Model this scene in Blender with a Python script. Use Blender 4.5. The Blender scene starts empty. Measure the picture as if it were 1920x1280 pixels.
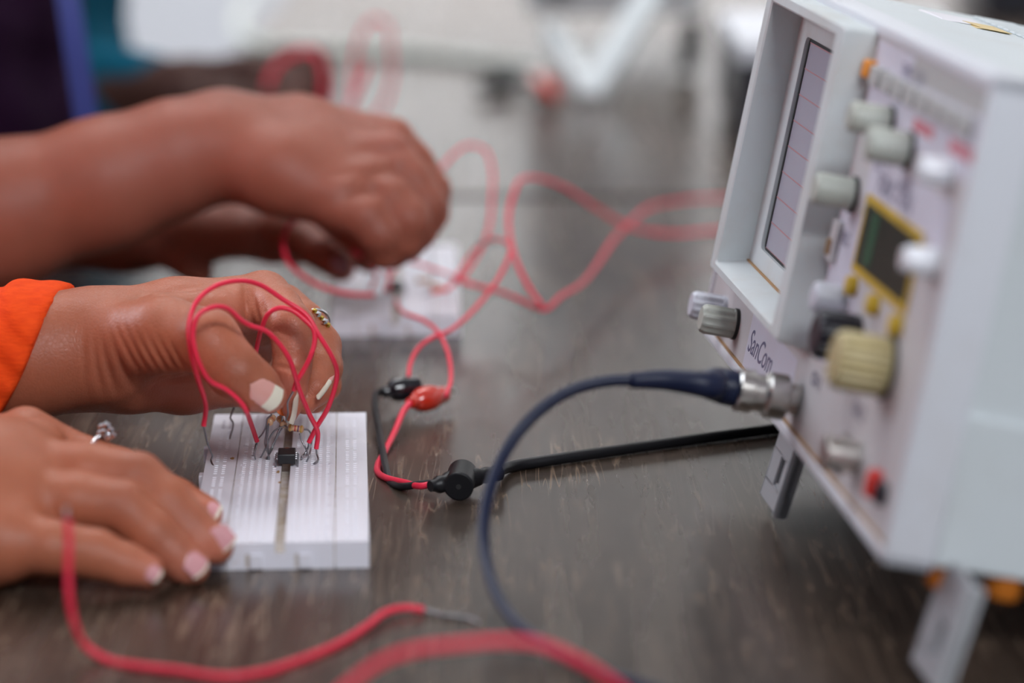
import bpy, bmesh, math, random
import numpy as np
from mathutils import Vector, Matrix
random.seed(7); rng = np.random.RandomState(5)
SC = bpy.context.scene; COL = SC.collection
PI = math.pi
# ------------------------------------------------------------------ camera, light, exposure
CAM_H = .257; PITCH = math.radians(12.6); FPX = 100/36*1920
cd = bpy.data.cameras.new('camera'); cam = bpy.data.objects.new('camera', cd); COL.objects.link(cam)
cam.location = (0, 0, CAM_H); cam.rotation_euler = (PI/2-PITCH, 0, 0)
cd.lens = 100; cd.sensor_width = 36; cd.clip_start = .02; cd.clip_end = 50
cd.dof.use_dof = True; cd.dof.focus_distance = .962; cd.dof.aperture_fstop = 4.8; cd.dof.aperture_blades = 0
SC.camera = cam
w = bpy.data.worlds.new('world'); SC.world = w; w.use_nodes = True
w.node_tree.nodes['Background'].inputs[0].default_value = (.62, .68, .82, 1)
w.node_tree.nodes['Background'].inputs[1].default_value = .22
def area(name, loc, target, sx, sy, power, col):
    l = bpy.data.lights.new(name, 'AREA'); l.shape = 'RECTANGLE'; l.size = sx; l.size_y = sy; l.energy = power; l.color = col
    o = bpy.data.objects.new(name, l); COL.objects.link(o); o.location = loc
    o.rotation_euler = (Vector(target)-Vector(loc)).to_track_quat('-Z', 'Y').to_euler(); return o
area('window_daylight', (-2.7, 2.2, 1.5), (0, 1.2, 0), 2.4, 1.2, 58, (.84, .9, 1))
area('overhead_area_light', (.75, -1.7, 2.0), (.1, .95, 0), 1.2, .5, 66, (.92, .95, 1))  # key light added to brighten camera-facing sides, no lamp known there
area('overhead_area_light', (.2, 2.9, 2.05), (.2, 5.0, .35), 2.4, .5, 150, (.98, .985, 1))  # wash light added to brighten the back wall mirrored in the tables
area('overhead_area_light', (-.4, 1.9, 2.08), (-.1, 1.3, 0), 1.2, .5, 12, (.97, .98, 1))
SC.view_settings.view_transform = 'Standard'; SC.view_settings.look = 'None'
SC.view_settings.exposure = .15; SC.view_settings.gamma = 1; SC.view_settings.use_curve_mapping = False

# ------------------------------------------------------------------ pixel -> world point helpers (photo frame 1920x1280)
_C = np.array([0, 0, CAM_H]); _R = np.array([1, 0, 0.]); _U = np.array([0, math.sin(PITCH), math.cos(PITCH)]); _D = np.array([0, math.cos(PITCH), -math.sin(PITCH)])
def ray(px, py): return _D+(px-960)/FPX*_R+(640-py)/FPX*_U
def at(px, py, d): return _C+d*ray(px, py)
def onz(px, py, z=0.):
    r = ray(px, py); return _C+r*(z-CAM_H)/r[2]

# ------------------------------------------------------------------ materials
def newmat(name, color, rough=.5, metal=0, spec=.5, sss=0, sss_r=(.006, .003, .002), coat=0, trans=0, emit=None):
    m = bpy.data.materials.new(name); m.use_nodes = True; b = m.node_tree.nodes['Principled BSDF']
    b.inputs['Base Color'].default_value = (*color, 1); b.inputs['Roughness'].default_value = rough
    b.inputs['Metallic'].default_value = metal; b.inputs['Specular IOR Level'].default_value = spec
    b.inputs['Subsurface Weight'].default_value = sss; b.inputs['Subsurface Radius'].default_value = sss_r; b.inputs['Subsurface Scale'].default_value = 1
    b.inputs['Coat Weight'].default_value = coat; b.inputs['Coat Roughness'].default_value = .08
    b.inputs['Transmission Weight'].default_value = trans
    return m
def N(m, t, **kw):
    n = m.node_tree.nodes.new(t)
    for k, v in kw.items(): setattr(n, k, v)
    return n
def L(m, a, b): m.node_tree.links.new(a, b)
def BS(m): return m.node_tree.nodes['Principled BSDF']
def coords(m, scale=(1, 1, 1), rot=(0, 0, 0)):
    tc = N(m, 'ShaderNodeTexCoord'); mp = N(m, 'ShaderNodeMapping'); mp.inputs['Scale'].default_value = scale; mp.inputs['Rotation'].default_value = rot
    L(m, tc.outputs['Object'], mp.inputs[0]); return mp.outputs[0]
def noise(m, vec, scale, detail=3, rough=.5):
    n = N(m, 'ShaderNodeTexNoise'); n.inputs['Scale'].default_value = scale; n.inputs['Detail'].default_value = detail; n.inputs['Roughness'].default_value = rough
    L(m, vec, n.inputs['Vector']); return n.outputs['Fac']
def ramp(m, fac, stops):
    r = N(m, 'ShaderNodeValToRGB'); e = r.color_ramp.elements
    while len(e) < len(stops): e.new(.5)
    for i, (p, c) in enumerate(stops): e[i].position = p; e[i].color = (*c, 1) if len(c) == 3 else c
    L(m, fac, r.inputs[0]); return r.outputs[0]
def mix(m, fac, a, b, mode='MIX'):
    n = N(m, 'ShaderNodeMix', data_type='RGBA', blend_type=mode)
    for s, v in ((n.inputs[0], fac), (n.inputs[6], a), (n.inputs[7], b)):
        if hasattr(v, 'links'): L(m, v, s)
        elif isinstance(v, (int, float)): s.default_value = v
        else: s.default_value = (*v, 1)
    return n.outputs[2]
def mth(m, op, a, b=0.):
    n = N(m, 'ShaderNodeMath', operation=op)
    for s, v in ((n.inputs[0], a), (n.inputs[1], b)):
        if hasattr(v, 'links'): L(m, v, s)
        else: s.default_value = v
    return n.outputs[0]
def bump(m, h, strength, dist, prev=None):
    n = N(m, 'ShaderNodeBump'); n.inputs['Strength'].default_value = strength; n.inputs['Distance'].default_value = dist
    L(m, h, n.inputs['Height'])
    if prev is not None: L(m, prev, n.inputs['Normal'])
    L(m, n.outputs[0], BS(m).inputs['Normal']); return n.outputs[0]
def grimy(name, col, rough, dirt=(.35, .25, .16), amt=.3, scale=30, spec=.4):
    m = newmat(name, col, rough, spec=spec); v = coords(m)
    f = ramp(m, noise(m, v, scale, 6, .65), [(.5, (0, 0, 0)), (.8, (1, 1, 1))])
    L(m, mix(m, mth(m, 'MULTIPLY', f, amt), col, dirt), BS(m).inputs['Base Color'])
    bump(m, noise(m, v, 1500, 2), .12, .0002); return m

def skin(name, base, pink, dark, spec=.36, rough=.42, bumpy=1.):
    m = newmat(name, base, rough, spec=spec, sss=.25, sss_r=(.0055, .0022, .0014)); v = coords(m)
    at_ = N(m, 'ShaderNodeVertexColor'); at_.layer_name = 'tone'; sp = N(m, 'ShaderNodeSeparateColor'); L(m, at_.outputs[0], sp.inputs[0])
    c = mix(m, ramp(m, noise(m, v, 45, 5, .6), [(.35, (0, 0, 0)), (.7, (1, 1, 1))]), base, tuple(x*.86 for x in base))
    c = mix(m, mth(m, 'MULTIPLY', noise(m, v, 160, 3), .25), c, pink)
    c = mix(m, sp.outputs[0], c, pink); c = mix(m, sp.outputs[1], c, dark)
    L(m, c, BS(m).inputs['Base Color'])
    vo = N(m, 'ShaderNodeTexVoronoi', feature='DISTANCE_TO_EDGE'); vo.inputs['Scale'].default_value = 850
    L(m, coords(m, (1, 1, .7)), vo.inputs['Vector'])
    lines = ramp(m, vo.outputs[0], [(0, (0, 0, 0)), (.18, (1, 1, 1))])
    b1 = bump(m, lines, .30*bumpy, .00018)
    bb = bump(m, noise(m, v, 330, 4, .6), .22*bumpy, .0004, b1)
    L(m, ramp(m, noise(m, v, 900, 3), [(.3, (rough-.08,)*3), (.7, (rough+.12,)*3)]), BS(m).inputs['Roughness'])
    return m

M = {}
M['skinA'] = skin('brown_skin', (.44, .138, .068), (.60, .20, .13), (.25, .075, .045))
M['skinB'] = skin('red_brown_skin', (.35, .105, .062), (.45, .16, .12), (.20, .062, .045), spec=.35, rough=.45)
M['skinC'] = skin('dark_brown_skin', (.038, .013, .009), (.18, .07, .05), (.025, .009, .006), rough=.55, spec=.2)
M['red'] = newmat('red_insulation', (.86, .028, .075), .36, spec=.45, sss=.1, sss_r=(.001, .0004, .0003))
M['tin'] = newmat('tinned_copper', (.33, .33, .35), .35, metal=1)
M['steel'] = newmat('nickel_metal', (.55, .53, .50), .3, metal=1)
M['silver'] = newmat('polished_silver', (.85, .85, .88), .15, metal=1)
M['gold'] = newmat('gold_metal', (.75, .55, .12), .2, metal=1)
M['black'] = newmat('black_rubber', (.008, .008, .010), .42, spec=.35)
M['blackgloss'] = newmat('glossy_black_vinyl', (.008, .008, .012), .12, coat=.5)
M['redgloss'] = newmat('glossy_red_vinyl', (.62, .03, .012), .14, coat=.5)
M['navy'] = newmat('navy_cable_jacket', (.009, .014, .042), .42, spec=.3)
M['ic'] = newmat('chip_epoxy', (.012, .013, .016), .45); bump(M['ic'], noise(M['ic'], coords(M['ic']), 9000, 2), .3, .00005)
M['resistor'] = newmat('beige_lacquer', (.66, .40, .22), .3, coat=.4)
for k, c in dict(rred=(.55, .02, .02), purple=(.10, .02, .16), rgold=(.62, .42, .06), brown=(.22, .06, .02)).items(): M[k] = newmat('band_'+k, c, .3, coat=.4)
M['orangecap'] = newmat('orange_ceramic', (.75, .16, .02), .4)
M['blue_lanyard'] = newmat('blue_woven_ribbon', (.045, .06, .26), .8)
M['nail'] = newmat('nail_pink', (.76, .37, .32), .25, spec=.5, sss=.2, sss_r=(.002, .001, .0008), coat=.25)
M['nailtip'] = newmat('nail_ivory', (.80, .74, .60), .3, spec=.5, coat=.2)
M['nailA2'] = newmat('nail_rose', (.74, .36, .38), .25, spec=.5, coat=.3)
M['nailB'] = newmat('nail_mauve', (.42, .27, .30), .28, spec=.5, coat=.3)
def cloth(name, col, dark, sc=3500, rot=0):
    m = newmat(name, col, .85, spec=.2, sss=0); v = coords(m)
    L(m, mix(m, ramp(m, noise(m, coords(m, (25, 25, 120), (0, .5, rot)), 8, 4), [(.35, (0, 0, 0)), (.7, (1, 1, 1))]), col, dark), BS(m).inputs['Base Color'])
    b1 = bump(m, noise(m, coords(m, (60, 60, 300), (0, .5, rot)), 6, 3), .4, .0006)
    bump(m, noise(m, v, sc, 2), .3, .0002, b1); BS(m).inputs['Specular IOR Level'].default_value = .08; return m
M['orange'] = cloth('orange_cotton', (.90, .085, .012), (.78, .06, .01))
M['purple_cloth'] = cloth('dark_purple_cloth', (.028, .008, .030), (.016, .004, .018))
M['teal'] = cloth('teal_cloth', (.006, .10, .16), (.004, .07, .12))
# breadboard plastics
def bbmat():
    m = newmat('white_abs', (.80, .79, .86), .42, spec=.45, sss=.12, sss_r=(.002, .0018, .0018)); v = coords(m)
    f = ramp(m, noise(m, v, 120, 6, .7), [(.6, (0, 0, 0)), (.82, (1, 1, 1))])
    L(m, mix(m, mth(m, 'MULTIPLY', f, .28), (.80, .79, .86), (.42, .30, .18)), BS(m).inputs['Base Color']); return m
M['bb'] = bbmat()
M['bbhole'] = newmat('socket_plastic', (.50, .47, .50), .6)
def dirty():
    m = newmat('dirty_groove', (.4, .34, .28), .7); v = coords(m)
    L(m, ramp(m, noise(m, v, 150, 5, .7), [(.35, (.66, .62, .62)), (.6, (.48, .40, .32)), (.8, (.30, .18, .10))]), BS(m).inputs['Base Color']); return m
M['bbdirt'] = dirty()
M['bbink'] = newmat('faded_ink', (.69, .67, .73), .6)
M['rust'] = newmat('rust_flake', (.36, .20, .07), .8)
# scope plastics
M['case'] = grimy('grey_white_enamel', (.64, .69, .71), .45, amt=.12)
M['frame'] = grimy('white_moulding', (.72, .74, .79), .42, amt=.15, dirt=(.4, .28, .18))
M['panel'] = grimy('beige_panel', (.58, .555, .565), .5, amt=.25, dirt=(.42, .32, .24), scale=14)
M['label'] = grimy('lavender_panel', (.65, .64, .73), .5, amt=.12)
M['hood'] = grimy('pale_hood_plastic', (.64, .69, .70), .45, amt=.25, dirt=(.40, .25, .12), scale=22)
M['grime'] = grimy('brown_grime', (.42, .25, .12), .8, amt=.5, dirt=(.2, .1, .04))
M['knobgrey'] = grimy('grey_green_knob', (.48, .51, .46), .4, amt=.25)
M['knobwhite'] = newmat('white_knob', (.62, .64, .72), .35)
M['whitecap'] = newmat('white_cap', (.85, .87, .92), .25, coat=.3)
M['knobtan'] = grimy('tan_knob', (.50, .42, .22), .4, amt=.3)
M['knobblack'] = newmat('black_knob', (.012, .012, .02), .35)
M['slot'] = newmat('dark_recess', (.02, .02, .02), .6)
M['greybtn'] = newmat('grey_button', (.46, .46, .45), .5)
M['orangebtn'] = newmat('orange_button', (.85, .30, .02), .45)
M['yellow'] = newmat('mustard_print', (.55, .36, .015), .5)
M['lcd'] = newmat('lcd_glass', (.012, .025, .018), .35, spec=.25)
M['lcdgreen'] = newmat('lcd_segment', (.01, .09, .04), .4)
M['inkblue'] = newmat('slate_print', (.14, .13, .22), .6)
M['inkred'] = newmat('pink_print', (.62, .20, .24), .6)
M['redled'] = newmat('red_terminal', (.70, .03, .02), .3)
M['rubber_orange'] = newmat('orange_rubber', (.55, .16, .01), .6)
M['footgrey'] = grimy('grey_leg_plastic', (.42, .43, .45), .4, amt=.1)
M['crt'] = newmat('crt_glass', (.44, .42, .50), .25, coat=.15); 
M['grat'] = newmat('graticule_red', (.50, .24, .25), .5)
M['tape'] = newmat('torn_paper_tape', (.80, .78, .82), .7); M['tapey'] = newmat('yellow_tape', (.72, .56, .28), .6)

def wood():
    m = newmat('dark_wood_laminate', (.05, .035, .028), .3, spec=.5); v = coords(m)
    # long grain runs away from the camera; pale wavy pore lines lie over it
    g = coords(m, (1, .07, 1), (0, 0, math.radians(5)))
    n1 = noise(m, g, 70, 8, .6); n2 = noise(m, g, 300, 5, .6)
    base = ramp(m, n1, [(.30, (.027, .017, .012)), (.5, (.047, .031, .022)), (.72, (.074, .050, .036))])
    def contour(sc, wd, rot):
        n = noise(m, coords(m, (1, .04, 1), (0, 0, math.radians(rot))), sc, 1, .5)
        return ramp(m, mth(m, 'ABSOLUTE', mth(m, 'SUBTRACT', n, .5)), [(0, (1, 1, 1)), (wd, (0, 0, 0))])
    lines = mth(m, 'MAXIMUM', contour(230, .026, 5), contour(310, .022, 1))
    msk = mth(m, 'MULTIPLY', ramp(m, noise(m, coords(m, (1, .25, 1)), 90, 3), [(.38, (0, 0, 0)), (.50, (1, 1, 1))]), ramp(m, noise(m, v, 9, 2), [(.35, (.25, .25, .25)), (.6, (1, 1, 1))]))
    pp = mth(m, 'MULTIPLY', lines, msk)
    L(m, mix(m, mth(m, 'MULTIPLY', pp, .8), base, (.24, .17, .12)), BS(m).inputs['Base Color'])
    b1 = bump(m, n2, .05, .0002); bump(m, pp, .12, .0002, b1)
    BS(m).inputs['IOR'].default_value = 1.55
    L(m, ramp(m, n1, [(.3, (.22,)*3), (.7, (.30,)*3)]), BS(m).inputs['Roughness'])
    return m
M['wood'] = wood()
M['board_dark'] = newmat('dark_panel_paint', (.02, .022, .02), .8, spec=.2)
M['edge'] = newmat('black_edge_band', (.012, .010, .010), .5)
def plaster(name, c):
    m = newmat(name, c, .9); bump(m, noise(m, coords(m), 120, 4), .1, .002); return m
M['wall'] = plaster('painted_plaster', (.74, .73, .72)); M['ceil'] = plaster('white_ceiling', (.8, .8, .8))
M['floor'] = plaster('grey_floor_tile', (.32, .31, .30))

# ------------------------------------------------------------------ mesh helpers
def link(name, me, parent=None):
    o = bpy.data.objects.new(name, me); COL.objects.link(o)
    if parent is not None: o.parent = parent
    return o
def tag(o, label, cat=None, group=None, kind=None):
    if label: o['label'] = label
    if cat: o['category'] = cat
    if group: o['group'] = group
    if kind: o['kind'] = kind
    return o
def empty(name, loc, label, cat, group=None, rot=None):
    o = bpy.data.objects.new(name, None); COL.objects.link(o); o.empty_display_size = .01
    o.location = loc
    if rot is not None: o.rotation_euler = rot
    tag(o, label, cat, group); return o
def pyobj(name, vs, fs, mats, parent=None, smooth=True, world=True, mi=None, origin=None, sharp=None):
    """vs in world space (world=True: moved to the parent's or own origin) or in the parent's local space."""
    vs = np.asarray(vs, float)
    if world:
        if parent is not None: off = np.array(parent.location)
        else: off = np.array(origin) if origin is not None else np.array([vs[:, 0].mean(), vs[:, 1].mean(), vs[:, 2].min()])
        vs = vs-off
    me = bpy.data.meshes.new(name); me.from_pydata(vs.tolist(), [], [list(map(int, f)) for f in fs])
    for m in (mats if isinstance(mats, (list, tuple)) else [mats]): me.materials.append(M[m] if isinstance(m, str) else m)
    if mi is not None: me.polygons.foreach_set('material_index', np.asarray(mi, np.int32))
    me.update(); me.validate()
    if smooth:
        me.polygons.foreach_set('use_smooth', [True]*len(me.polygons))
        if sharp: me.set_sharp_from_angle(angle=math.radians(sharp))
    o = link(name, me, parent)
    if world and parent is None: o.location = off
    return o
def catmull(P, n=8):
    P = np.asarray(P, float)
    if len(P) < 3:
        t = np.linspace(0, 1, n+1)[:, None]; return P[0]*(1-t)+P[-1]*t
    Q = np.vstack([2*P[0]-P[1], P, 2*P[-1]-P[-2]]); out = []
    for i in range(1, len(Q)-2):
        p0, p1, p2, p3 = Q[i-1:i+3]
        d1, d2, d3 = [max(np.linalg.norm(b-a), 1e-7)**.5 for a, b in ((p0, p1), (p1, p2), (p2, p3))]
        m1 = (p1-p0)/d1-(p2-p0)/(d1+d2)+(p2-p1)/d2; m2 = (p2-p1)/d2-(p3-p1)/(d2+d3)+(p3-p2)/d3
        m1 = m1*d2; m2 = m2*d2
        for k in range(n):
            t = k/n; out.append((2*t**3-3*t**2+1)*p1+(t**3-2*t**2+t)*m1+(-2*t**3+3*t**2)*p2+(t**3-t**2)*m2)
    out.append(Q[-2]); return np.array(out)
def tube(P, r, seg=12, cap=True):
    P = np.asarray(P, float); n = len(P); r = np.broadcast_to(r, (n,)) if np.ndim(r) else np.full(n, r)
    T = np.gradient(P, axis=0); T /= np.linalg.norm(T, axis=1)[:, None]+1e-12
    a = np.array([0, 0, 1.]) if abs(T[0][2]) < .9 else np.array([1., 0, 0]); u = np.cross(T[0], a); u /= np.linalg.norm(u)
    vs = []; fs = []
    for i in range(n):
        u = u-T[i]*(u@T[i]); u /= np.linalg.norm(u)+1e-12; v = np.cross(T[i], u)
        for k in range(seg):
            t = 2*PI*k/seg; vs.append(P[i]+r[i]*(math.cos(t)*u+math.sin(t)*v))
    for i in range(n-1):
        for k in range(seg):
            a_, b_ = i*seg+k, i*seg+(k+1) % seg; fs.append([a_, b_, b_+seg, a_+seg])
    if cap: fs.append(list(range(seg))[::-1]); fs.append([(n-1)*seg+k for k in range(seg)])
    return np.array(vs), fs
def tubeobj(name, P, r, mat, parent=None, n=8, seg=12, **kw):
    v, f = tube(catmull(P, n) if n else P, r, seg); return pyobj(name, v, f, mat, parent, sharp=50, **kw)
def bm_box(bm, x0, x1, y0, y1, z0, z1, bev=0, seg=2):
    b = bmesh.new(); bmesh.ops.create_cube(b, size=1)
    for v in b.verts: v.co = Vector(((x0+x1)/2+v.co.x*(x1-x0), (y0+y1)/2+v.co.y*(y1-y0), (z0+z1)/2+v.co.z*(z1-z0)))
    if bev: bmesh.ops.bevel(b, geom=b.edges[:], offset=bev, segments=seg, affect='EDGES', profile=.5)
    me = bpy.data.meshes.new('t'); b.to_mesh(me); b.free(); bm.from_mesh(me); bpy.data.meshes.remove(me)
def bm_cyl(bm, p, q, r0, r1=None, seg=24, bev=0):
    """tapered cylinder from p to q with slightly rounded rims"""
    r1 = r0 if r1 is None else r1; p = np.array(p, float); q = np.array(q, float); Ld = np.linalg.norm(q-p); d = (q-p)/Ld
    if bev: P = [p, p+d*bev*.3, p+d*bev, q-d*bev, q-d*bev*.3, q]; R_ = [max(r0-bev, 1e-5), r0-bev*.3, r0, r1, r1-bev*.3, max(r1-bev, 1e-5)]
    else: P = [p, q]; R_ = [r0, r1]
    bm_tube(bm, P, R_, seg)
def bm_tube(bm, P, R_, seg=12):
    P = np.asarray(P, float)
    vs = []; d = P[-1]-P[0]; d /= np.linalg.norm(d)
    if len(P) > 2 and np.abs(np.cross(P-P[0], d)).max() < 1e-6:   # straight: fixed frame
        a = np.array([0, 0, 1.]) if abs(d[2]) < .9 else np.array([1., 0, 0]); u = np.cross(d, a); u /= np.linalg.norm(u); v = np.cross(d, u)
        V = [p+r*(math.cos(2*PI*k/seg)*u+math.sin(2*PI*k/seg)*v) for p, r in zip(P, R_) for k in range(seg)]
        F = [[i*seg+k, i*seg+(k+1) % seg, (i+1)*seg+(k+1) % seg, (i+1)*seg+k] for i in range(len(P)-1) for k in range(seg)]
        F += [list(range(seg))[::-1], [(len(P)-1)*seg+k for k in range(seg)]]
    else: V, F = tube(P, np.array(R_), seg)
    bv = [bm.verts.new(Vector(x)) for x in V]
    for f in F:
        try: bm.faces.new([bv[i] for i in f])
        except ValueError: pass
def bmobj(name, bm, mat, parent=None, smooth=True, sharp=22):
    bmesh.ops.recalc_face_normals(bm, faces=bm.faces[:])
    me = bpy.data.meshes.new(name); bm.to_mesh(me); bm.free()
    for m in (mat if isinstance(mat, (list, tuple)) else [mat]): me.materials.append(M[m])
    if smooth:
        me.polygons.foreach_set('use_smooth', [True]*len(me.polygons)); me.set_sharp_from_angle(angle=math.radians(sharp))
    return link(name, me, parent)
def boxobj(name, b, mat, parent=None, bev=.0004, seg=2):
    bm = bmesh.new(); bm_box(bm, *b, bev=bev, seg=seg); return bmobj(name, bm, mat, parent)
def text_mesh(txt, size, extr=.0001, shear=0.):
    c = bpy.data.curves.new('t', 'FONT'); c.body = txt; c.size = size; c.extrude = extr; c.shear = shear; c.align_x = 'LEFT'
    o = bpy.data.objects.new('t', c); COL.objects.link(o); dg = bpy.context.evaluated_depsgraph_get(); me = bpy.data.meshes.new_from_object(o.evaluated_get(dg))
    vs = np.array([v.co[:] for v in me.vertices]); fs = [list(p.vertices) for p in me.polygons]
    bpy.data.objects.remove(o); bpy.data.meshes.remove(me); return vs, fs

# ------------------------------------------------------------------ sculpting by distance fields (hands, sleeves, torsos)
def smin(a, b, k):
    h = np.clip(.5+.5*(b-a)/k, 0, 1); return b*(1-h)+a*h-k*h*(1-h)
class Field:
    def __init__(s, lo, hi, vox):
        s.lo = np.array(lo, float); s.vox = vox; s.n = np.ceil((np.array(hi)-lo)/vox).astype(int)+1
        s.ax = [(s.lo[i]+np.arange(s.n[i])*vox).astype(np.float32) for i in range(3)]
    def new(s): return np.full(s.n, .02, np.float32)
    def sub(s, lo, hi, pad):
        sl = tuple(slice(max(0, int((lo[i]-pad-s.lo[i])/s.vox)), max(0, min(s.n[i], int((hi[i]+pad-s.lo[i])/s.vox)+2))) for i in range(3))
        X, Y, Z = [s.ax[i][sl[i]] for i in range(3)]
        return sl, X[:, None, None], Y[None, :, None], Z[None, None, :]
    def cone(s, d, a, b, ra, rb, k):
        a = np.array(a); b = np.array(b); R_ = max(ra, rb)
        sl, X, Y, Z = s.sub(np.minimum(a, b)-R_, np.maximum(a, b)+R_, .012)
        ab = b-a; l2 = float(ab@ab)+1e-12
        t = np.clip(((X-a[0])*ab[0]+(Y-a[1])*ab[1]+(Z-a[2])*ab[2])/l2, 0, 1)
        q = np.sqrt((X-a[0]-t*ab[0])**2+(Y-a[1]-t*ab[1])**2+(Z-a[2]-t*ab[2])**2)-(ra+t*(rb-ra))
        d[sl] = smin(d[sl], q.astype(np.float32), k)
    def ell(s, d, c, r, k):
        c = np.array(c); r = np.array(r)
        sl, X, Y, Z = s.sub(c-r, c+r, .012)
        q = np.sqrt(((X-c[0])/r[0])**2+((Y-c[1])/r[1])**2+((Z-c[2])/r[2])**2); d[sl] = smin(d[sl], ((q-1)*min(r)).astype(np.float32), k)
    def crease(s, d, c, n, amp, w_, r):
        c = np.array(c); n = np.array(n, float); n /= np.linalg.norm(n)
        sl, X, Y, Z = s.sub(c-2.2*r, c+2.2*r, 0)
        t = (X-c[0])*n[0]+(Y-c[1])*n[1]+(Z-c[2])*n[2]; q = (X-c[0])**2+(Y-c[1])**2+(Z-c[2])**2
        d[sl] += (amp*np.exp(-(t/w_)**2)*np.exp(-q/r**2)).astype(np.float32)
def nets(d, lo, vox):
    s = d < 0; nx, ny, nz = d.shape; c = [slice(0, -1), slice(1, None)]
    acc = np.zeros((nx-1, ny-1, nz-1, 3), np.float32); cnt = np.zeros((nx-1, ny-1, nz-1), np.float32)
    for ax in range(3):
        o1, o2 = [i for i in range(3) if i != ax]
        for u in (0, 1):
            for v in (0, 1):
                A = [None]*3; B = [None]*3; A[ax] = c[0]; B[ax] = c[1]
                for o_, k_ in ((o1, u), (o2, v)): A[o_] = B[o_] = c[k_]
                da, db = d[tuple(A)], d[tuple(B)]; m = (da < 0) != (db < 0); den = da-db; den[den == 0] = 1
                t = da/den; cnt += m
                acc[..., ax] += np.where(m, t, 0); acc[..., o1] += m*u; acc[..., o2] += m*v
    mask = cnt > 0; idx = -np.ones(mask.shape, np.int64); idx[mask] = np.arange(mask.sum())
    g = np.argwhere(mask); P = (g+acc[mask]/cnt[mask][:, None])*vox+lo
    F = []
    for ax in range(3):
        o1, o2 = [(1, 2), (2, 0), (0, 1)][ax]
        A = [slice(1, -1)]*3; B = [slice(1, -1)]*3; A[ax] = c[0]; B[ax] = c[1]
        e = np.argwhere(s[tuple(A)] != s[tuple(B)])
        off = np.array([1, 1, 1]); off[ax] = 0; e = e+off
        def cell(a, b):
            q = e.copy(); q[:, o1] -= a; q[:, o2] -= b; return idx[q[:, 0], q[:, 1], q[:, 2]]
        quad = np.stack([cell(1, 1), cell(0, 1), cell(0, 0), cell(1, 0)], 1)
        fl = ~s[e[:, 0], e[:, 1], e[:, 2]]; quad[fl] = quad[fl][:, ::-1]; F.append(quad)
    F = np.concatenate(F); F = F[(F >= 0).all(1)]; return P, F
def relax(P, F, it=2, lam=.5):
    E = np.concatenate([F[:, [0, 1]], F[:, [1, 2]], F[:, [2, 3]], F[:, [3, 0]]]); E = np.concatenate([E, E[:, ::-1]])
    cnt = np.bincount(E[:, 0], minlength=len(P))[:, None]+1e-9
    for i in range(it*2):
        s = np.stack([np.bincount(E[:, 0], P[E[:, 1], k], len(P)) for k in range(3)], 1)/cnt
        P = P+(lam if i % 2 == 0 else -lam*1.04)*(s-P)
    return P
def floorclamp(P, zmin): P = np.array(P); P[:, 2] = np.maximum(P[:, 2], zmin); return P
mm = .001
def J(p): # joint (px,py,depth,r_mm) -> point, radius
    return at(*p[:3]), p[3]*mm
def sculpt(groups, vox, kg, creases=(), cut=None, pad=.02, it=1):
    """groups: (k_inside, k_join, [chain of joints or 'E' ellipsoids])"""
    pts = np.array([J(p)[0] for g in groups for ch in g[2] for p in ch]); rr = max(p[3] for g in groups for ch in g[2] for p in ch)*mm
    f = Field(pts.min(0)-rr-pad*.4, pts.max(0)+rr+pad*.4, vox); total = f.new()
    for ki, kj, chains in groups:
        d = f.new()
        for ch in chains:
            for a, b in zip(ch[:-1], ch[1:]): f.cone(d, J(a)[0], J(b)[0], J(a)[1], J(b)[1], ki)
        total = smin(total, d, kj)
    for cr in creases: f.crease(total, *cr)
    if cut: total = cut(f, total)
    P, F = nets(total, f.lo, vox); return relax(P, F, it), F
def tones(o, spots):
    me = o.data; n = len(me.vertices); co = np.empty(n*3); me.vertices.foreach_get('co', co); co = co.reshape(-1, 3)+np.array(o.location)
    c = np.zeros((n, 4)); c[:, 3] = 1
    for p, r, ch, amt in spots:
        q = ((co-np.array(p))**2).sum(1); c[:, ch] = np.maximum(c[:, ch], amt*np.exp(-q/r**2))
    a = me.color_attributes.new('tone', 'FLOAT_COLOR', 'POINT'); a.data.foreach_set('color', c.ravel())
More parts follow.
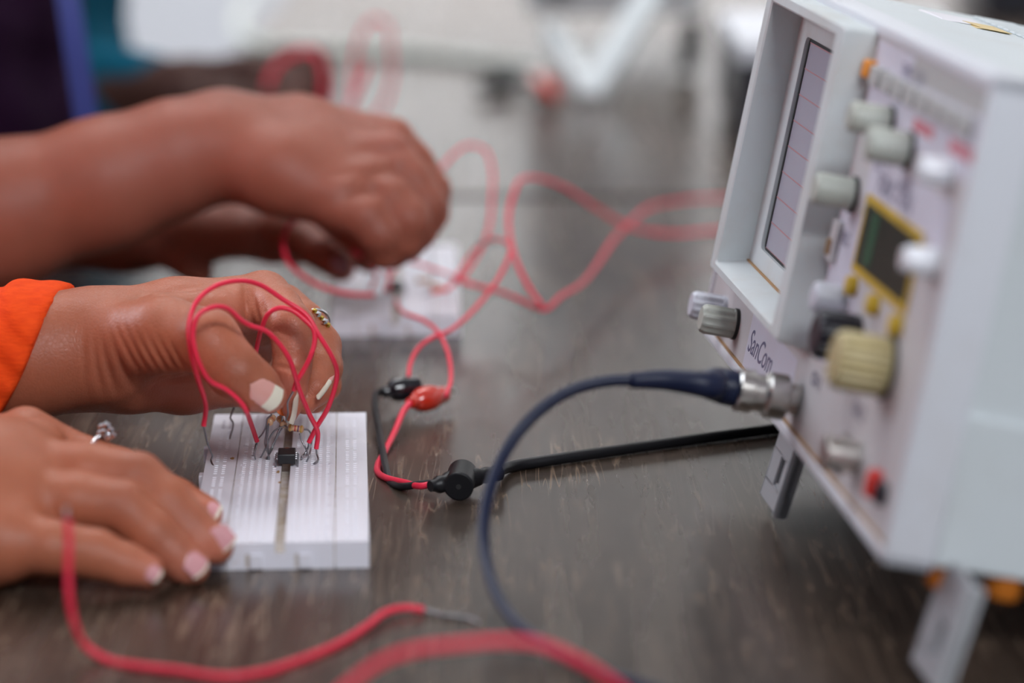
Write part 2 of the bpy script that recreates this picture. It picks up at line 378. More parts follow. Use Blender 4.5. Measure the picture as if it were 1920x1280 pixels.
def nail(name, base, tip, side, half0, half1, mats, parent, curve=.55, tipfrac=.3, thick=.0005, lift=0., roundtip=.35):
    """curved nail plate: base/tip centre points, side = vector across"""
    base = np.array(base); tip = np.array(tip); ax = tip-base; Ln = np.linalg.norm(ax); ax /= Ln
    side = np.array(side, float); side -= ax*(side@ax); side /= np.linalg.norm(side); nrm = np.cross(ax, side)
    if nrm@(_C-base) < 0: nrm = -nrm
    nu, nv = 40, 14; V = []; F = []; mi = []
    for layer in (0, 1):
        for i in range(nu+1):
            u = i/nu
            for j in range(nv+1):
                v = j/nv*2-1; hw = half0+(half1-half0)*min(u*1.6, 1)
                if u < .3: hw *= math.sqrt(max(.0, 1-((.3-u)/.3)**2*.985))
                uu = u-roundtip*.25*(v*v)*max(0, (u-.5)*2)+.10*(v*v)*max(0, 1-u*3)
                p = base+ax*Ln*uu+side*hw*v+nrm*(lift-curve*hw*v*v-Ln*.06*(2*u-1)**2*(u > .5))-nrm*layer*thick
                V.append(p)
    W_ = nv+1
    for i in range(nu):
        for j in range(nv):
            a = i*W_+j; F.append([a, a+1, a+W_+1, a+W_]); mi.append(1 if (i+.5)/nu > 1-tipfrac+.06*((j-nv/2)/(nv/2))**2*0 else 0)
            b = a+(nu+1)*W_; F.append([b, b+W_, b+W_+1, b+1]); mi.append(mi[-1])
    K = (nu+1)*W_
    for i in range(nu):
        for j in (0, nv): a = i*W_+j; F.append([a, a+W_, a+W_+K, a+K]); mi.append(1 if i/nu > 1-tipfrac else 0)
    for j in range(nv):
        for i in (0, nu): a = i*W_+j; F.append([a, a+1, a+1+K, a+K]); mi.append(1 if i else 0)
    return pyobj(name, V, F, mats, parent, mi=mi, sharp=60)

# ================================================================== THE SETTING
def structure(name, b, mat):
    o = boxobj(name, b, mat, bev=0); o['kind'] = 'structure'; return o
structure('floor', (-3, 3, -2, 5.1, -.80, -.75), 'floor')
structure('wall_back', (-3, 3, 5.0, 5.1, -.75, 2.15), 'wall')
M['wall_dim'] = plaster('dimmed_wall_grey', (.42, .43, .46))  # lower wall dimmed by its colour to offset the strong wall wash
structure('dimmed_wall_1', (-3, 3, 4.97, 5.0, -.75, -.04), 'wall_dim')
structure('wall_right', (3, 3.1, -2, 5.1, -.75, 2.15), 'wall')
structure('ceiling', (-3, 3, -2, 5.1, 2.15, 2.2), 'ceil')

t = empty('reflection_darkener', (0, 4.985, 1.12), 'added dark panel on the back wall, there to darken the table reflection', 'reflection_darkener')  # unseen panel added to darken the wall's reflection in the near table
boxobj('panel_face', (-2.4, 2.4, -.012, .012, 0, 1.0), 'board_dark', t, bev=0); boxobj('panel_rail', (-2.42, 2.42, -.06, .012, -.03, 0), 'edge', t, bev=.002)
# ================================================================== TABLES
def make_table(y0, y1, label, x0=-.232):
    x1 = 1.15
    t = empty('laboratory_table', ((x0+x1)/2, (y0+y1)/2, -.75), label, 'table', 'dark wooden work tables')
    cx, cy = (x0+x1)/2, (y0+y1)/2
    bm = bmesh.new(); bm_box(bm, x0-cx, x1-cx, y0-cy, y1-cy, .75-.03, .75, bev=.0012); bmobj('table_top', bm, 'wood', t)
    for s in (y0-cy-.0008, y1-cy-.0002): bm = bmesh.new(); bm_box(bm, x0-cx+.001, x1-cx-.001, s, s+.001, .722, .7475); bmobj('edge_band', bm, 'edge', t)
    for sx in (x0-cx+.12, x1-cx-.08):
        for sy in (y0-cy+.08, y1-cy-.08): boxobj('leg', (sx-.025, sx+.025, sy-.025, sy+.025, 0, .72), 'edge', t, bev=.002)
    return t
make_table(-.35, 1.498, 'dark wood work table under both nearest breadboards and the large instrument')
make_table(1.513, 3.15, 'dark wood work table farther back, past the narrow gap, under the blurred equipment', x0=-.208)

# ================================================================== BREADBOARDS
BW, BL, BH = .0543, .162, .0085; PT = .00254
def pit_strip(xs0, xs1, cols, rows, colw=.00125, y0=0, y1=BL, skip=None, channels=()):
    """closed slab with square sockets; channels: (x0,x1,depth) running the full length; returns V,F,mi (0 body,1 hole,2 dirt)"""
    V = []; F = []; mi = []
    def q(pts, m): i = len(V); V.extend(pts); F.append([i, i+1, i+2, i+3]); mi.append(m)
    xl = [xs0]; kind = []
    items = sorted([(c-colw/2, c+colw/2, 'h') for c in cols]+[(a, b, 'c', d) for a, b, d in channels])
    strips = []; x = xs0
    for it in items: strips.append((x, it[0], None)); strips.append((it[0], it[1], it)); x = it[1]
    strips.append((x, xs1, None))
    for a, b, it in strips:
        if it is None: q([(a, y0, BH), (b, y0, BH), (b, y1, BH), (a, y1, BH)], 0)
        elif it[2] == 'c':
            z = BH-it[3]; e = .0
            q([(a, y0+e, z), (b, y0+e, z), (b, y1, z), (a, y1, z)], 2); q([(a, y0, BH), (a, y0, z), (a, y1, z), (a, y1, BH)], 2); q([(b, y0, z), (b, y0, BH), (b, y1, BH), (b, y1, z)], 2)
        else:
            y = y0
            for r in rows:
                if skip and skip(r): continue
                ya = PT*r+.0014-colw/2+.0008; yb = ya+colw
                q([(a, y, BH), (b, y, BH), (b, ya, BH), (a, ya, BH)], 0)
                i_ = .0003; zf = BH-.0005; zb = BH-.0026; o = [(a, ya), (b, ya), (b, yb), (a, yb)]; n_ = [(a+i_, ya+i_), (b-i_, ya+i_), (b-i_, yb-i_), (a+i_, yb-i_)]
                for k in range(4):
                    k2 = (k+1) % 4
                    q([(*o[k], BH), (*o[k2], BH), (*n_[k2], zf), (*n_[k], zf)], 0); q([(*n_[k], zf), (*n_[k2], zf), (*n_[k2], zb), (*n_[k], zb)], 1)
                q([(*n_[k], zb) for k in range(4)], 1); y = yb
            q([(a, y, BH), (b, y, BH), (b, y1, BH), (a, y1, BH)], 0)
    # skirts (front/back end follow the channels)
    for yy, fl in ((y0, 0), (y1, 1)):
        for a, b, it in strips:
            z = BH-it[3] if it is not None and it[2] == 'c' else BH
            p = [(a, yy, 0), (b, yy, 0), (b, yy, z), (a, yy, z)]; q(p[::-1] if fl else p, 0)
    for xx, fl in ((xs0, 1), (xs1, 0)):
        p = [(xx, y0, 0), (xx, y1, 0), (xx, y1, BH), (xx, y0, BH)]; q(p[::-1] if fl else p, 0)
    q([(xs0, y1, 0), (xs1, y1, 0), (xs1, y0, 0), (xs0, y0, 0)], 0)
    return V, F, mi
def make_board(loc, yaw, label):
    e = empty('breadboard', loc, label, 'breadboard', 'white solderless breadboards', rot=(0, 0, yaw))
    g = .00018; c = BW/2; r1, r2 = .0105, BW-.0105
    rowsm = range(0, 63); rail = [3.9*mm, 6.44*mm]
    V, F, mi = pit_strip(r1+g, r2-g, [c+s*(3.81*mm+PT*k) for s in (-1, 1) for k in range(5)], rowsm, channels=[(c-1.5*mm, c+1.5*mm, 3.2*mm)])
    pyobj('terminal_block', V, F, ['bb', 'bbhole', 'bbdirt'], e, smooth=False, world=False, mi=mi)
    for a, b, cols in ((0, r1-g, rail), (r2+g, BW, [r2+x for x in rail])):
        V, F, mi = pit_strip(a, b, cols, range(1, 61), skip=lambda r: r % 6 == 0)
        pyobj('power_rail', V, F, ['bb', 'bbhole', 'bbdirt'], e, smooth=False, world=False, mi=mi)
    bm = bmesh.new(); bm_box(bm, r1-g, r1+g, .0002, BL-.0002, .001, BH-.0007); bm_box(bm, r2-g, r2+g, .0002, BL-.0002, .001, BH-.0007); bmobj('groove_filler', bm, 'bbdirt', e)
    for yy in (.052, .087, .122): boxobj('locking_tab', (-.0020, 0, yy, yy+.0045, .0008, .0062), 'bb', e, bev=.0004)
    for xx in (.33, .605): boxobj('locking_tab', (xx*BW, xx*BW+.004, -.0011, 0, .0004, .0050), 'bb', e, bev=.0003); 
    for xx in (.315, .59): boxobj('slot', (xx*BW-.0005, xx*BW+.0008, -.00006, .001, .0006, .0048), 'bbdirt', e, bev=0)
    VV = []; FF = []
    for xx, s in ((r1+.0016, 1), (r2-.0022, 1)):
        for k in range(0, 63, 5):
            tv, tf = text_mesh(str(63-k if k else 63), .0022, .00004); o = len(VV)
            for v in tv: VV.append((xx-v[1]+.0012, k*PT+.0012+v[0]*1, BH+.00003+v[2]))
            FF += [[i+o for i in f] for f in tf]
    for s in (-1, 1):
        for k, ch in enumerate('edcba' if s < 0 else 'fghij'):
            tv, tf = text_mesh(ch, .0020, .00004); o = len(VV); xx = c+s*(3.81*mm+PT*k)
            for v in tv: VV.append((xx+v[0]-.0006, BL-.0022+v[1]*.8, BH+.00003+v[2]))
            FF += [[i+o for i in f] for f in tf]
    pyobj('row_numbers', VV, FF, 'bbink', e, smooth=False, world=False)
    return e
B1 = make_board((-.0978, .8300, 0), math.radians(3.2), 'white breadboard held by two hands, nearest one, with the small black chip and red jumpers')
B2 = make_board((-.0757, 1.1590, 0), math.radians(1.6), 'white breadboard behind, blurred, under the tangle of pink-red wires')
def onboard(px, py, z=BH): return onz(px, py, z)
# rust flakes on the near board
for i, (px, py, s) in enumerate([(521, 885, 1.5), (524, 905, .9), (436, 860, 1.2)]):
    p = onboard(px, py); V = [p+np.array([math.cos(a)*s*mm*(.1+.6*random.random()), math.sin(a)*s*mm*1.2*(.3+.7*random.random()), .00003]) for a in np.linspace(0, 2*PI, 11)[:-1]]
    V2 = [v+np.array([0, 0, .0003]) for v in V]; n = len(V); F = [list(range(n))[::-1], list(range(n, 2*n))]+[[k, (k+1) % n, n+(k+1) % n, n+k] for k in range(n)]
    tag(pyobj('rust_flake', V+V2, F, 'rust', smooth=False), ['largest rusty brown flake on the near breadboard, just in front of the black chip', 'tiny brown flake on the near breadboard, in front of the larger flake by the channel', 'tiny brown flake on the left power rail of the near breadboard'][i], 'flake', 'rust flakes on the near breadboard')

# ---- chips
def make_chip(p, yaw, label, nl=4):
    e = empty('integrated_circuit', p, label, 'chip', 'black chips on the breadboards', rot=(0, 0, yaw)); Ln = nl*PT-.0006; wd = .0062; z0, z1 = .0010, .0044
    b = bmesh.new(); bm_box(b, -wd/2, wd/2, -Ln/2, Ln/2, z0, z1, bev=.00035)
    for v in b.verts:
        t = abs((v.co.z-(z0+z1)/2)/((z1-z0)/2)); v.co.x *= 1-.06*t; v.co.y *= 1-.04*t
    bmobj('chip_body', b, 'ic', e)
    b = bmesh.new(); bm_cyl(b, (0, Ln/2-.0009, z1-.0002), (0, Ln/2-.0009, z1+.00005), .0009, seg=16); bmobj('notch', b, 'blackgloss', e)
    for s in (-1, 1):
        for k in range(nl):
            y = (k-(nl-1)/2)*PT; b = bmesh.new()
            P = [(s*(wd/2-.0002), y, .0027), (s*(wd/2+.0002), y, .0027), (s*(wd/2+.0005), y, .0022), (s*(wd/2+.0006), y, -.0004)]
            bm_tube(b, P, [.00042, .00042, .00042, .00030], 6); bmobj('pin', b, 'tin', e)
    return e
pc = onboard(536, 876)
make_chip(pc+np.array([0, .0048, 0]), math.radians(3.2), 'small black eight-pin chip straddling the centre channel of the near breadboard')
pc2 = onboard(742, 548)
make_chip(pc2, math.radians(1.6), 'small black chip straddling the centre channel of the far blurred breadboard')

# ================================================================== OSCILLOSCOPE
SO = np.array([.0688, 1.0196, .033]); yaw_, tilt_, SWd, SHt = .1031, .1968, .2928, .1331
Wv = np.array([math.sin(yaw_), -math.cos(yaw_), 0]); Iv = np.array([math.cos(yaw_), math.sin(yaw_), 0])
Uv = math.cos(tilt_)*np.array([0, 0, 1])+math.sin(tilt_)*Iv; Mv = np.cross(Uv, Wv)      # Mv points into the case
Rm = Matrix(((Wv[0], Mv[0], Uv[0]), (Wv[1], Mv[1], Uv[1]), (Wv[2], Mv[2], Uv[2])))
S = empty('oscilloscope', SO, 'large grey-white instrument with recessed screen, knobs and tilted front, standing on legs at right', 'oscilloscope')
S.rotation_euler = Rm.to_euler()
DEP = .158
def sbox(name, u0, u1, m0, m1, v0, v1, mat, bev=.0008, parent=S): return boxobj(name, (u0*mm, u1*mm, m0*mm, m1*mm, v0*mm, v1*mm), mat, parent, bev=bev*1)
Wm, Hm = SWd/mm, SHt/mm
sbox('case', 1.5, Wm-1.5, 12, DEP/mm, 1.5, Hm-1.5, 'case', .0012)
# case side ledges and top louvres (pressed ridges)
for a_, b_ in (((Wm-2)*mm, (Wm+.2)*mm), (-.0002, .002)): bm = bmesh.new(); bm_box(bm, a_, b_, .0135, DEP, .002, .044, bev=.0008); bmobj('side_ledge', bm, 'case', S)
bm = bmesh.new()
for i in range(34):
    for j in range(3): bm_box(bm, (14+i*8)*mm, (19.5+i*8)*mm, (70+j*22)*mm, (86+j*22)*mm, (Hm-1.8)*mm, (Hm-.6)*mm, bev=.0005, seg=1)
bmobj('vent_louvres', bm, 'case', S)
# front frame: four mitred rails
bm = bmesh.new(); t_ = 4.2
for b in ((0, Wm, 0, 14, 0, t_), (0, Wm, 0, 14, Hm-t_, Hm), (0, t_, 0, 14, 0, Hm), (Wm-t_, Wm, 0, 14, 0, Hm)): bm_box(bm, *[x*mm for x in b], bev=.0012, seg=3)
bmobj('front_frame', bm, 'frame', S)
bm = bmesh.new()
for b in ((3.6, 35, 1, 8, 3.6, Hm-3.6), (157, Wm-3.6, 1, 8, 3.6, Hm-3.6), (34.9, 157.1, 1, 8, 3.6, 31.5), (34.9, 157.1, 1, 8, 127.5, Hm-3.6)): bm_box(bm, *[x*mm for x in b])
bmobj('front_panel', bm, 'panel', S)
# grime line along the lower inside corner of the frame
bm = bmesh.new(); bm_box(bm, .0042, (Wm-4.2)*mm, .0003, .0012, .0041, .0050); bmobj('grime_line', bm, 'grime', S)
# coloured label areas printed on the panel
def lab(u0, u1, v0, v1, mat='label', h=.12, name='panel_print'): return sbox(name, u0, u1, 1-h, 1.05, v0, v1, mat, 0)
lab(162, 205, 30, 77); lab(186, 278, 84, 97); lab(163, 286, 104, 128); lab(76, 150, 5, 24)
lab(222, 244, 109, 112.4, 'inkred', .2); lab(262, 286, 109, 112.5, 'inkred', .2); lab(208, 286, 121.5, 128, 'greybtn', .15)
def scope_text(txt, u, v, size, mat, shear=0., name='printed_text'):
    tv, tf = text_mesh(txt, size*mm, .00004, shear); V = [((u*mm+p[0]), .00083-p[2], v*mm+p[1]) for p in tv]
    return pyobj(name, V, tf, mat, S, smooth=False, world=False)
o = scope_text('SanCom', 78, 11.0, 11.5, 'inkblue', .35, 'logo')
scope_text('FUNCTION', 198, 87, 8, 'inkblue', 0); scope_text('TRIG', 167, 66, 6, 'inkblue'); scope_text('CH 1', 172, 22, 6, 'inkblue'); scope_text('CH 2', 226, 26, 6, 'inkblue')
scope_text('TIME / DIV', 196, 121, 6, 'inkblue'); scope_text('VOLTS', 188, 32, 7, 'inkblue'); scope_text('X-Y', 190, 92, 5, 'inkblue'); scope_text('LEVEL', 222, 92, 5, 'inkblue')
# hood and screen
hn = -9.0
def rrect(u0, u1, v0, v1, r, n=5):
    out = []
    for cu, cv, a0 in ((u1-r, v1-r, 0), (u0+r, v1-r, 90), (u0+r, v0+r, 180), (u1-r, v0+r, 270)):
        for k in range(n+1): a = math.radians(a0+90*k/n); out.append((cu+r*math.cos(a), cv+r*math.sin(a)))
    return out
def hoodmesh():
    V = []; F = []
    rings = [(rrect(33, 161, 29, 130.5, 2), 1.4), (rrect(35.5, 158.6, 29.8, 129.8, 2), hn+1.0), (rrect(36.3, 157.8, 30.6, 129.0, 2), hn), (rrect(43.5, 147.5, 32.8, 126.2, 1.2), hn), (rrect(44.2, 146.8, 33.4, 125.6, 1.2), hn+.6),
             (rrect(43.6, 146.3, 36, 123.5, 1), 2.6), (rrect(52.2, 144, 41.2, 118, 3.5), 2.8), (rrect(53.6, 143, 42.4, 117, 3), 3.4), (rrect(53.6, 143, 42.4, 117, 3), 5.6)]
    for ring, m_ in rings: V += [(a*mm, m_*mm, b*mm) for a, b in ring]
    n = len(rings[0][0])
    for k in range(len(rings)-1):
        for j in range(n): a = k*n+j; b = k*n+(j+1) % n; F.append([a, b, b+n, a+n])
    return V, F
V, F = hoodmesh(); h_ = pyobj('screen_hood', V, F, 'hood', S, world=False, sharp=32)
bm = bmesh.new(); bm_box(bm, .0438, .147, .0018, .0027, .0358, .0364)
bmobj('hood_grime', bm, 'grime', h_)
scr = sbox('screen', 50, 146, 5.0, 6.8, 39, 120, 'crt', .0003)
bm = bmesh.new()
for k in range(9): bm_box(bm, .051, .145, .00488, .0051, (43+k*9.0)*mm, (43.35+k*9.0)*mm)
bmobj('graticule', bm, 'grat', scr)
bm = bmesh.new(); bm_box(bm, .0536, .0550, .0047, .0056, .0424, .117); bm_box(bm, .0545, .142, .0047, .0056, .0424, .0432); bm_box(bm, .0545, .142, .0047, .0056, .1155, .117); bmobj('screen_edge_shade', bm, 'slot', scr)  # dark bars stand in for the shadow gap around the screen
# knobs
def knob(u, v, r, l, mat, ribs=18, name='knob', r2=None, base=1.0, collar=None, label=None):
    """ribbed knob whose axis is the panel normal"""
    r2 = r if r2 is None else r2; n = ribs*4 if ribs else 32
    prof = [(0, r), (.12*l, r), (.14*l, r), (.86*l, r2), (.95*l, r2*.93), (l, r2*.78)]
    V = []; F = []
    for m_, rr in prof:
        for k in range(n):
            a = 2*PI*k/n; q = rr*(1-(.09 if ribs and (k % 4) in (0, 1) and .13*l < m_ < .96*l else 0)); V.append(((u+q*math.cos(a))*mm, (base-m_)*mm, (v+q*math.sin(a))*mm))
    for i in range(len(prof)-1):
        for k in range(n): a = i*n+k; b = i*n+(k+1) % n; F.append([a, b, b+n, a+n])
    F.append([(len(prof)-1)*n+k for k in range(n)]); o = pyobj(name, V, F, mat, S, world=False, sharp=28)
    if collar: bm = bmesh.new(); bm_cyl(bm, (u*mm, (base+.2)*mm, v*mm), (u*mm, (base-1.2)*mm, v*mm), collar*mm, seg=28); bmobj('knob_skirt', bm, 'slot', o)
    if label: o['label'] = label
    return o
knob(29.3, 14.5, 5.0, 12.5, 'knobwhite', 10); knob(53.5, 14.5, 5.2, 13, 'knobgrey', 10, collar=5.5)
knob(197, 107, 4.6, 13, 'knobgrey', 0, collar=5); knob(224, 103, 5.0, 13, 'knobgrey', 0, collar=5.6); knob(174, 81.5, 5.0, 13, 'knobgrey', 0, collar=5.6)
knob(268, 103.5, 4.4, 9, 'whitecap', 0, name='push_knob', r2=3.6); knob(273, 79.5, 4.4, 9, 'whitecap', 0, name='push_knob', r2=3.6)
knob(212, 44.5, 7.4, 12.5, 'knobblack', 20, label='black knob'); knob(252, 45.5, 8.4, 16, 'knobtan', 20, label='tan knob', collar=9)
knob(190, 51.5, 4.6, 10, 'knobwhite', 0)
sbox('selector_bar', 162, 170, -1, 3, 59, 72, 'panel', .0006); sbox('selector_tip', 165.2, 166.8, -2.2, 0, 61, 66, 'grime', .0003)
# lcd
sbox('display_frame', 191, 257.5, .4, 2, 61.5, 85, 'yellow', .0003); sbox('display', 194, 254.5, .2, 1.4, 64.2, 82.4, 'lcd', .0002)
sbox('display_segment', 203, 211, .12, .3, 66, 81, 'lcdgreen', 0)
for u in (197.8, 225.4, 253.2): knob(u+1, 58, 3.1, 3.2, 'yellow', 0, name='round_button', base=1.2)
# button row
sbox('orange_button', 161.5, 166.5, -2.5, 3, 116, 121.5, 'orangebtn', .0006)
for i in range(8): sbox('grey_button', 168.5+i*14.5, 179+i*14.5, -1.5, 3, 114.8, 120.6, 'greybtn', .0005)
sbox('slider_slot', 179.4, 182, .2, 1.2, 114.8, 120.6, 'slot', .0002)
# bnc sockets
def bnc(u, v, plug):
    b = bmesh.new(); c = lambda m_: (u*mm, m_*mm, v*mm)
    bm_cyl(b, c(3), c(1.6), .0078, seg=6); bm_cyl(b, c(1.8), c(-8.5), .0048, seg=24, bev=.0004); bm_cyl(b, c(-7.8), c(-8.9), .0052, seg=24, bev=.0003)
    o = bmobj('bnc_socket', b, 'steel', S)
    for s in (-1, 1):
        b = bmesh.new(); bm_cyl(b, ((u)*mm, -.0035, (v+s*4.5)*mm), (u*mm, -.0035, (v+s*6.2)*mm), .0011, seg=12); bmobj('bayonet_pin', b, 'steel', o)
bnc(160.9, 13.6, True); bnc(241.5, 16.5, False)
sbox('red_terminal', 266, 271.5, -2.5, 3, 12, 20, 'redled', .0012); sbox('black_terminal', 273.5, 279, -1.5, 3, 12.5, 18.5, 'knobblack', .001)
# tilt legs (a moulded channel each)
def leg(foot_mid, wd=.0225, Ll=.062):
    f0 = Vector(foot_mid)-Vector(SO); ul = f0.dot(Vector(Wv)); Ri = Rm.transposed()
    lo = Ri @ f0; dirw = Vector(np.array([0, 0, 1.])+.30*Iv).normalized(); dl = Ri @ dirw; nl = Vector((1, 0, 0)).cross(dl).normalized()
    bm = bmesh.new()
    def slab(x0, x1, a0, a1, n0, n1, bev=.0008):
        b = bmesh.new(); bmesh.ops.create_cube(b, size=1)
        for v in b.verts:
            x = (x0+x1)/2+v.co.x*(x1-x0); a = (a0+a1)/2+v.co.y*(a1-a0); n_ = (n0+n1)/2+v.co.z*(n1-n0); v.co = lo+Vector((x, 0, 0))+dl*a+nl*n_
        bmesh.ops.bevel(b, geom=b.edges[:], offset=bev, segments=2, affect='EDGES'); me = bpy.data.meshes.new('t'); b.to_mesh(me); b.free(); bm.from_mesh(me); bpy.data.meshes.remove(me)
    h = wd/2
    slab(-h, h, 0, .008, -.0018, .0018); slab(-h, h, .0165, Ll, -.0008, .0018, .0005); slab(-h, -h*.1, .006, .018, -.0008, .0018, .0004); slab(h*.3, h, .006, .018, -.0008, .0018, .0004)
    slab(-h, -h+.0022, 0, Ll, -.0018, .0018, .0006); slab(h-.0055, h-.0032, 0, Ll, -.0018, .0018, .0006); slab(h-.0022, h, 0, Ll, -.0018, .0030, .0006)
    return bmobj('tilt_leg', bm, 'footgrey', S)
f1 = (onz(1432, 956)+onz(1464, 986))/2; f1[2] = .0035
u1 = (f1-SO)@Wv
f2 = onz(1742, 1275, .0035)
leg(f1, .029); leg(f2, .030, .031)
for mm_ in (.020, .036): 
    b = bmesh.new(); bm_cyl(b, (SWd-.0065, mm_, .0026), (SWd-.0065, mm_, -.0050), .0055, .0050, 20, bev=.0008); bmobj('rubber_foot', b, 'rubber_orange', S)
for uu in (.03, SWd-.03): b = bmesh.new(); bm_cyl(b, (uu, DEP-.012, .003), (uu, DEP-.012, 0), .008, .007, 20, bev=.0006); bmobj('rubber_foot', b, 'slot', S)
# torn tape on top
b = bmesh.new(); bm_box(b, .030, .060, .046, .062, (Hm-1.6)*mm, (Hm-1.1)*mm, bev=0)
for v in b.verts: v.co.x += random.uniform(-.003, .003); v.co.y += random.uniform(-.003, .003)
bmobj('paper_tape', b, 'tape', S, smooth=False)
b = bmesh.new(); bm_box(b, .055, .075, .056, .066, (Hm-1.6)*mm, (Hm-1.0)*mm)
for v in b.verts: v.co.x += random.uniform(-.003, .003); v.co.y += random.uniform(-.002, .002)
bmobj('yellow_tape', b, 'tapey', S, smooth=False)
# probe plugged into the first socket
def SW(u, m_, v): return SO+Wv*u*mm+Mv*m_*mm+Uv*v*mm
pb = SW(160.9, -8, 13.6); e = empty('navy_probe_cable', SW(160.9, -20, 13.6), 'navy blue probe cord with metal plug arching from the instrument down to the front edge', 'cable')
bm = bmesh.new(); 
def re2(p): return np.asarray(p)-np.array(e.location)
bm_tube(bm, [re2(SW(160.9, m_, 13.6)) for m_ in (-3, -3.4, -5, -9, -9.4, -10.5, -13.5, -14, -18.5, -19)], [q*mm for q in (6.6, 7.2, 7.2, 7.2, 6.6, 5.8, 5.8, 6.8, 6.8, 6.0)], 26); bmobj('plug', bm, 'steel', e)
a = SW(160.9, -18.5, 13.6); d_ = a[1]
bt = [a, SW(160.9, -26, 13.9), at(1330, 722, .868), at(1250, 712, .868), at(1180, 713, .867)]
Pb = catmull(bt, 6); rb_ = np.interp(np.linspace(0, 1, len(Pb)), [0, .12, .5, 1], [.0056, .0058, .0042, .0025])
v, f = tube(Pb, rb_, 20); pyobj('strain_relief', v, f, 'navy', e)
Pc = [at(1195, 712, .867)]+[at(*q) for q in [(1140, 714, .866), (1070, 732, .864), (1005, 775, .86), (955, 835, .856), (924, 900, .85), (908, 965, .843), (908, 1030, .834), (925, 1100, .82), (965, 1165, .80), (1030, 1215, .785), (1110, 1255, .77), (1200, 1288, .758), (1300, 1330, .745)]]
Pc = np.array(Pc); v, f = tube(floorclamp(catmull(Pc, 8), .0022), .00185, 14); pyobj('cable_jacket', v, f, 'navy', e)

# ================================================================== PEOPLE
# ---- person in orange: both hands at the near breadboard
def arm_groups_A():
    left = [
     # forearm and palm block
     (8*mm, 6*mm, [
      [(-900, 700, .96, 40), (-300, 708, .955, 27), (60, 668, .955, 19.5), (150, 655, .958, 17.8), (210, 650, .962, 17.5)],
      [(-900, 700, .985, 36), (-300, 705, .98, 24), (60, 668, .972, 18.5), (150, 656, .974, 16.5)],
      [(200, 640, .960, 17.5), (330, 600, .968, 13), (488, 564, .972, 9.6)],
      [(200, 645, .975, 16), (340, 620, .985, 13), (520, 582, .990, 9.2)],
      [(200, 660, .985, 15), (350, 650, 1.0, 12), (535, 615, 1.005, 8.5)],
      [(205, 690, .978, 13), (330, 712, .99, 10), (440, 716, 1.0, 8.5)],
      [(215, 660, .955, 16), (330, 655, .975, 11), (440, 665, 1.0, 10)],
      [(175, 700, .965, 11), (250, 712, .965, 9), (345, 722, .975, 8.2), (440, 722, .985, 7.5)],
      ]),
     # thumb with its ball
     (2*mm, 4.5*mm, [
      [(235, 640, .948, 13.5), (310, 628, .936, 12.6), (390, 640, .925, 10.6), (442, 697, .920, 8.9), (478, 724, .922, 8.0), (503, 741, .925, 5.9)],
      [(300, 610, .945, 11), (400, 590, .955, 8), (450, 580, .965, 7)]]),
     # index
     (1.2*mm, 1.6*mm, [[(495, 560, .972, 9.8), (520, 582, .962, 8.6), (547, 614, .952, 7.9), (550, 655, .950, 6.9), (547, 692, .949, 6.5), (548, 728, .950, 4.9), (547, 765, .952, 3.1), (546, 780, .953, 2.0)]]),
     # middle
     (1.2*mm, 1.5*mm, [[(530, 580, .990, 9.0), (568, 608, .982, 8.0), (599, 648, .975, 7.4), (604, 690, .968, 6.9), (590, 728, .962, 6.0), (572, 750, .960, 4.8)]]),
     # ring finger and little finger
     (1.2*mm, 1.4*mm, [[(540, 612, 1.005, 8.4), (585, 650, 1.002, 7.4), (607, 685, 1.0, 6.6), (608, 722, .994, 5.8), (590, 748, .988, 5.0)]]),
     (1.2*mm, 1.4*mm, [[(440, 716, 1.0, 8.3), (505, 700, 1.02, 6.8), (545, 722, 1.02, 6.0), (540, 745, 1.01, 5)]]),
    ]
    right = [
     (10*mm, 5*mm, [
      [(-800, 900, .80, 38), (-330, 935, .85, 27), (-150, 945, .862, 23)],
      [(-150, 930, .868, 21), (-30, 900, .873, 18), (64, 850, .888, 11.2)],
      [(-150, 945, .862, 21), (-20, 920, .866, 17), (60, 893, .872, 11.5)],
      [(-150, 970, .858, 20), (-20, 960, .858, 15), (50, 945, .858, 11.0)],
      [(-150, 1000, .852, 15), (-40, 1015, .846, 12), (20, 1020, .843, 10.0)],
      [(-60, 870, .89, 14), (40, 815, .905, 8.2)]]),
     (1.2*mm, 1.6*mm, [[(50, 808, .905, 8.0), (120, 846, .907, 7.6), (225, 884, .905, 7.6), (330, 938, .897, 7.0), (385, 962, .888, 5.5)]]),
     (1.2*mm, 1.6*mm, [[(60, 890, .872, 11.2), (160, 885, .868, 9.2), (258, 897, .866, 8.2), (310, 940, .863, 7.8), (352, 984, .861, 7.3), (385, 1012, .860, 6.6), (404, 1024, .860, 5.6)]]),
     (1.2*mm, 1.5*mm, [[(48, 945, .858, 10.8), (140, 940, .856, 9.0), (230, 951, .855, 8.0), (285, 1000, .853, 7.6), (324, 1036, .853, 7.0), (348, 1055, .853, 6.4), (360, 1063, .853, 5.4)]]),
     (1.2*mm, 1.5*mm, [[(10, 1015, .844, 10.0), (95, 1025, .842, 8.2), (180, 1038, .842, 7.5), (235, 1058, .842, 6.4), (275, 1070, .842, 5.2)]]),
    ]
    return left, right
left, right = arm_groups_A()
cr = []
def crA(px, py, d, dirpx, amp, w_, r):   # crease whose plane normal runs along an image direction
    p = at(px, py, d); q = at(px+dirpx[0], py+dirpx[1], d); return (p, q-p, 1.35*amp*mm, w_*mm, r*mm)
for k in range(6): cr.append(crA(240+k*19, 652+k*4, .935-k*.003, (10, -5), .75, .9, 8-k*.5))       # fan of folds on the ball of the thumb
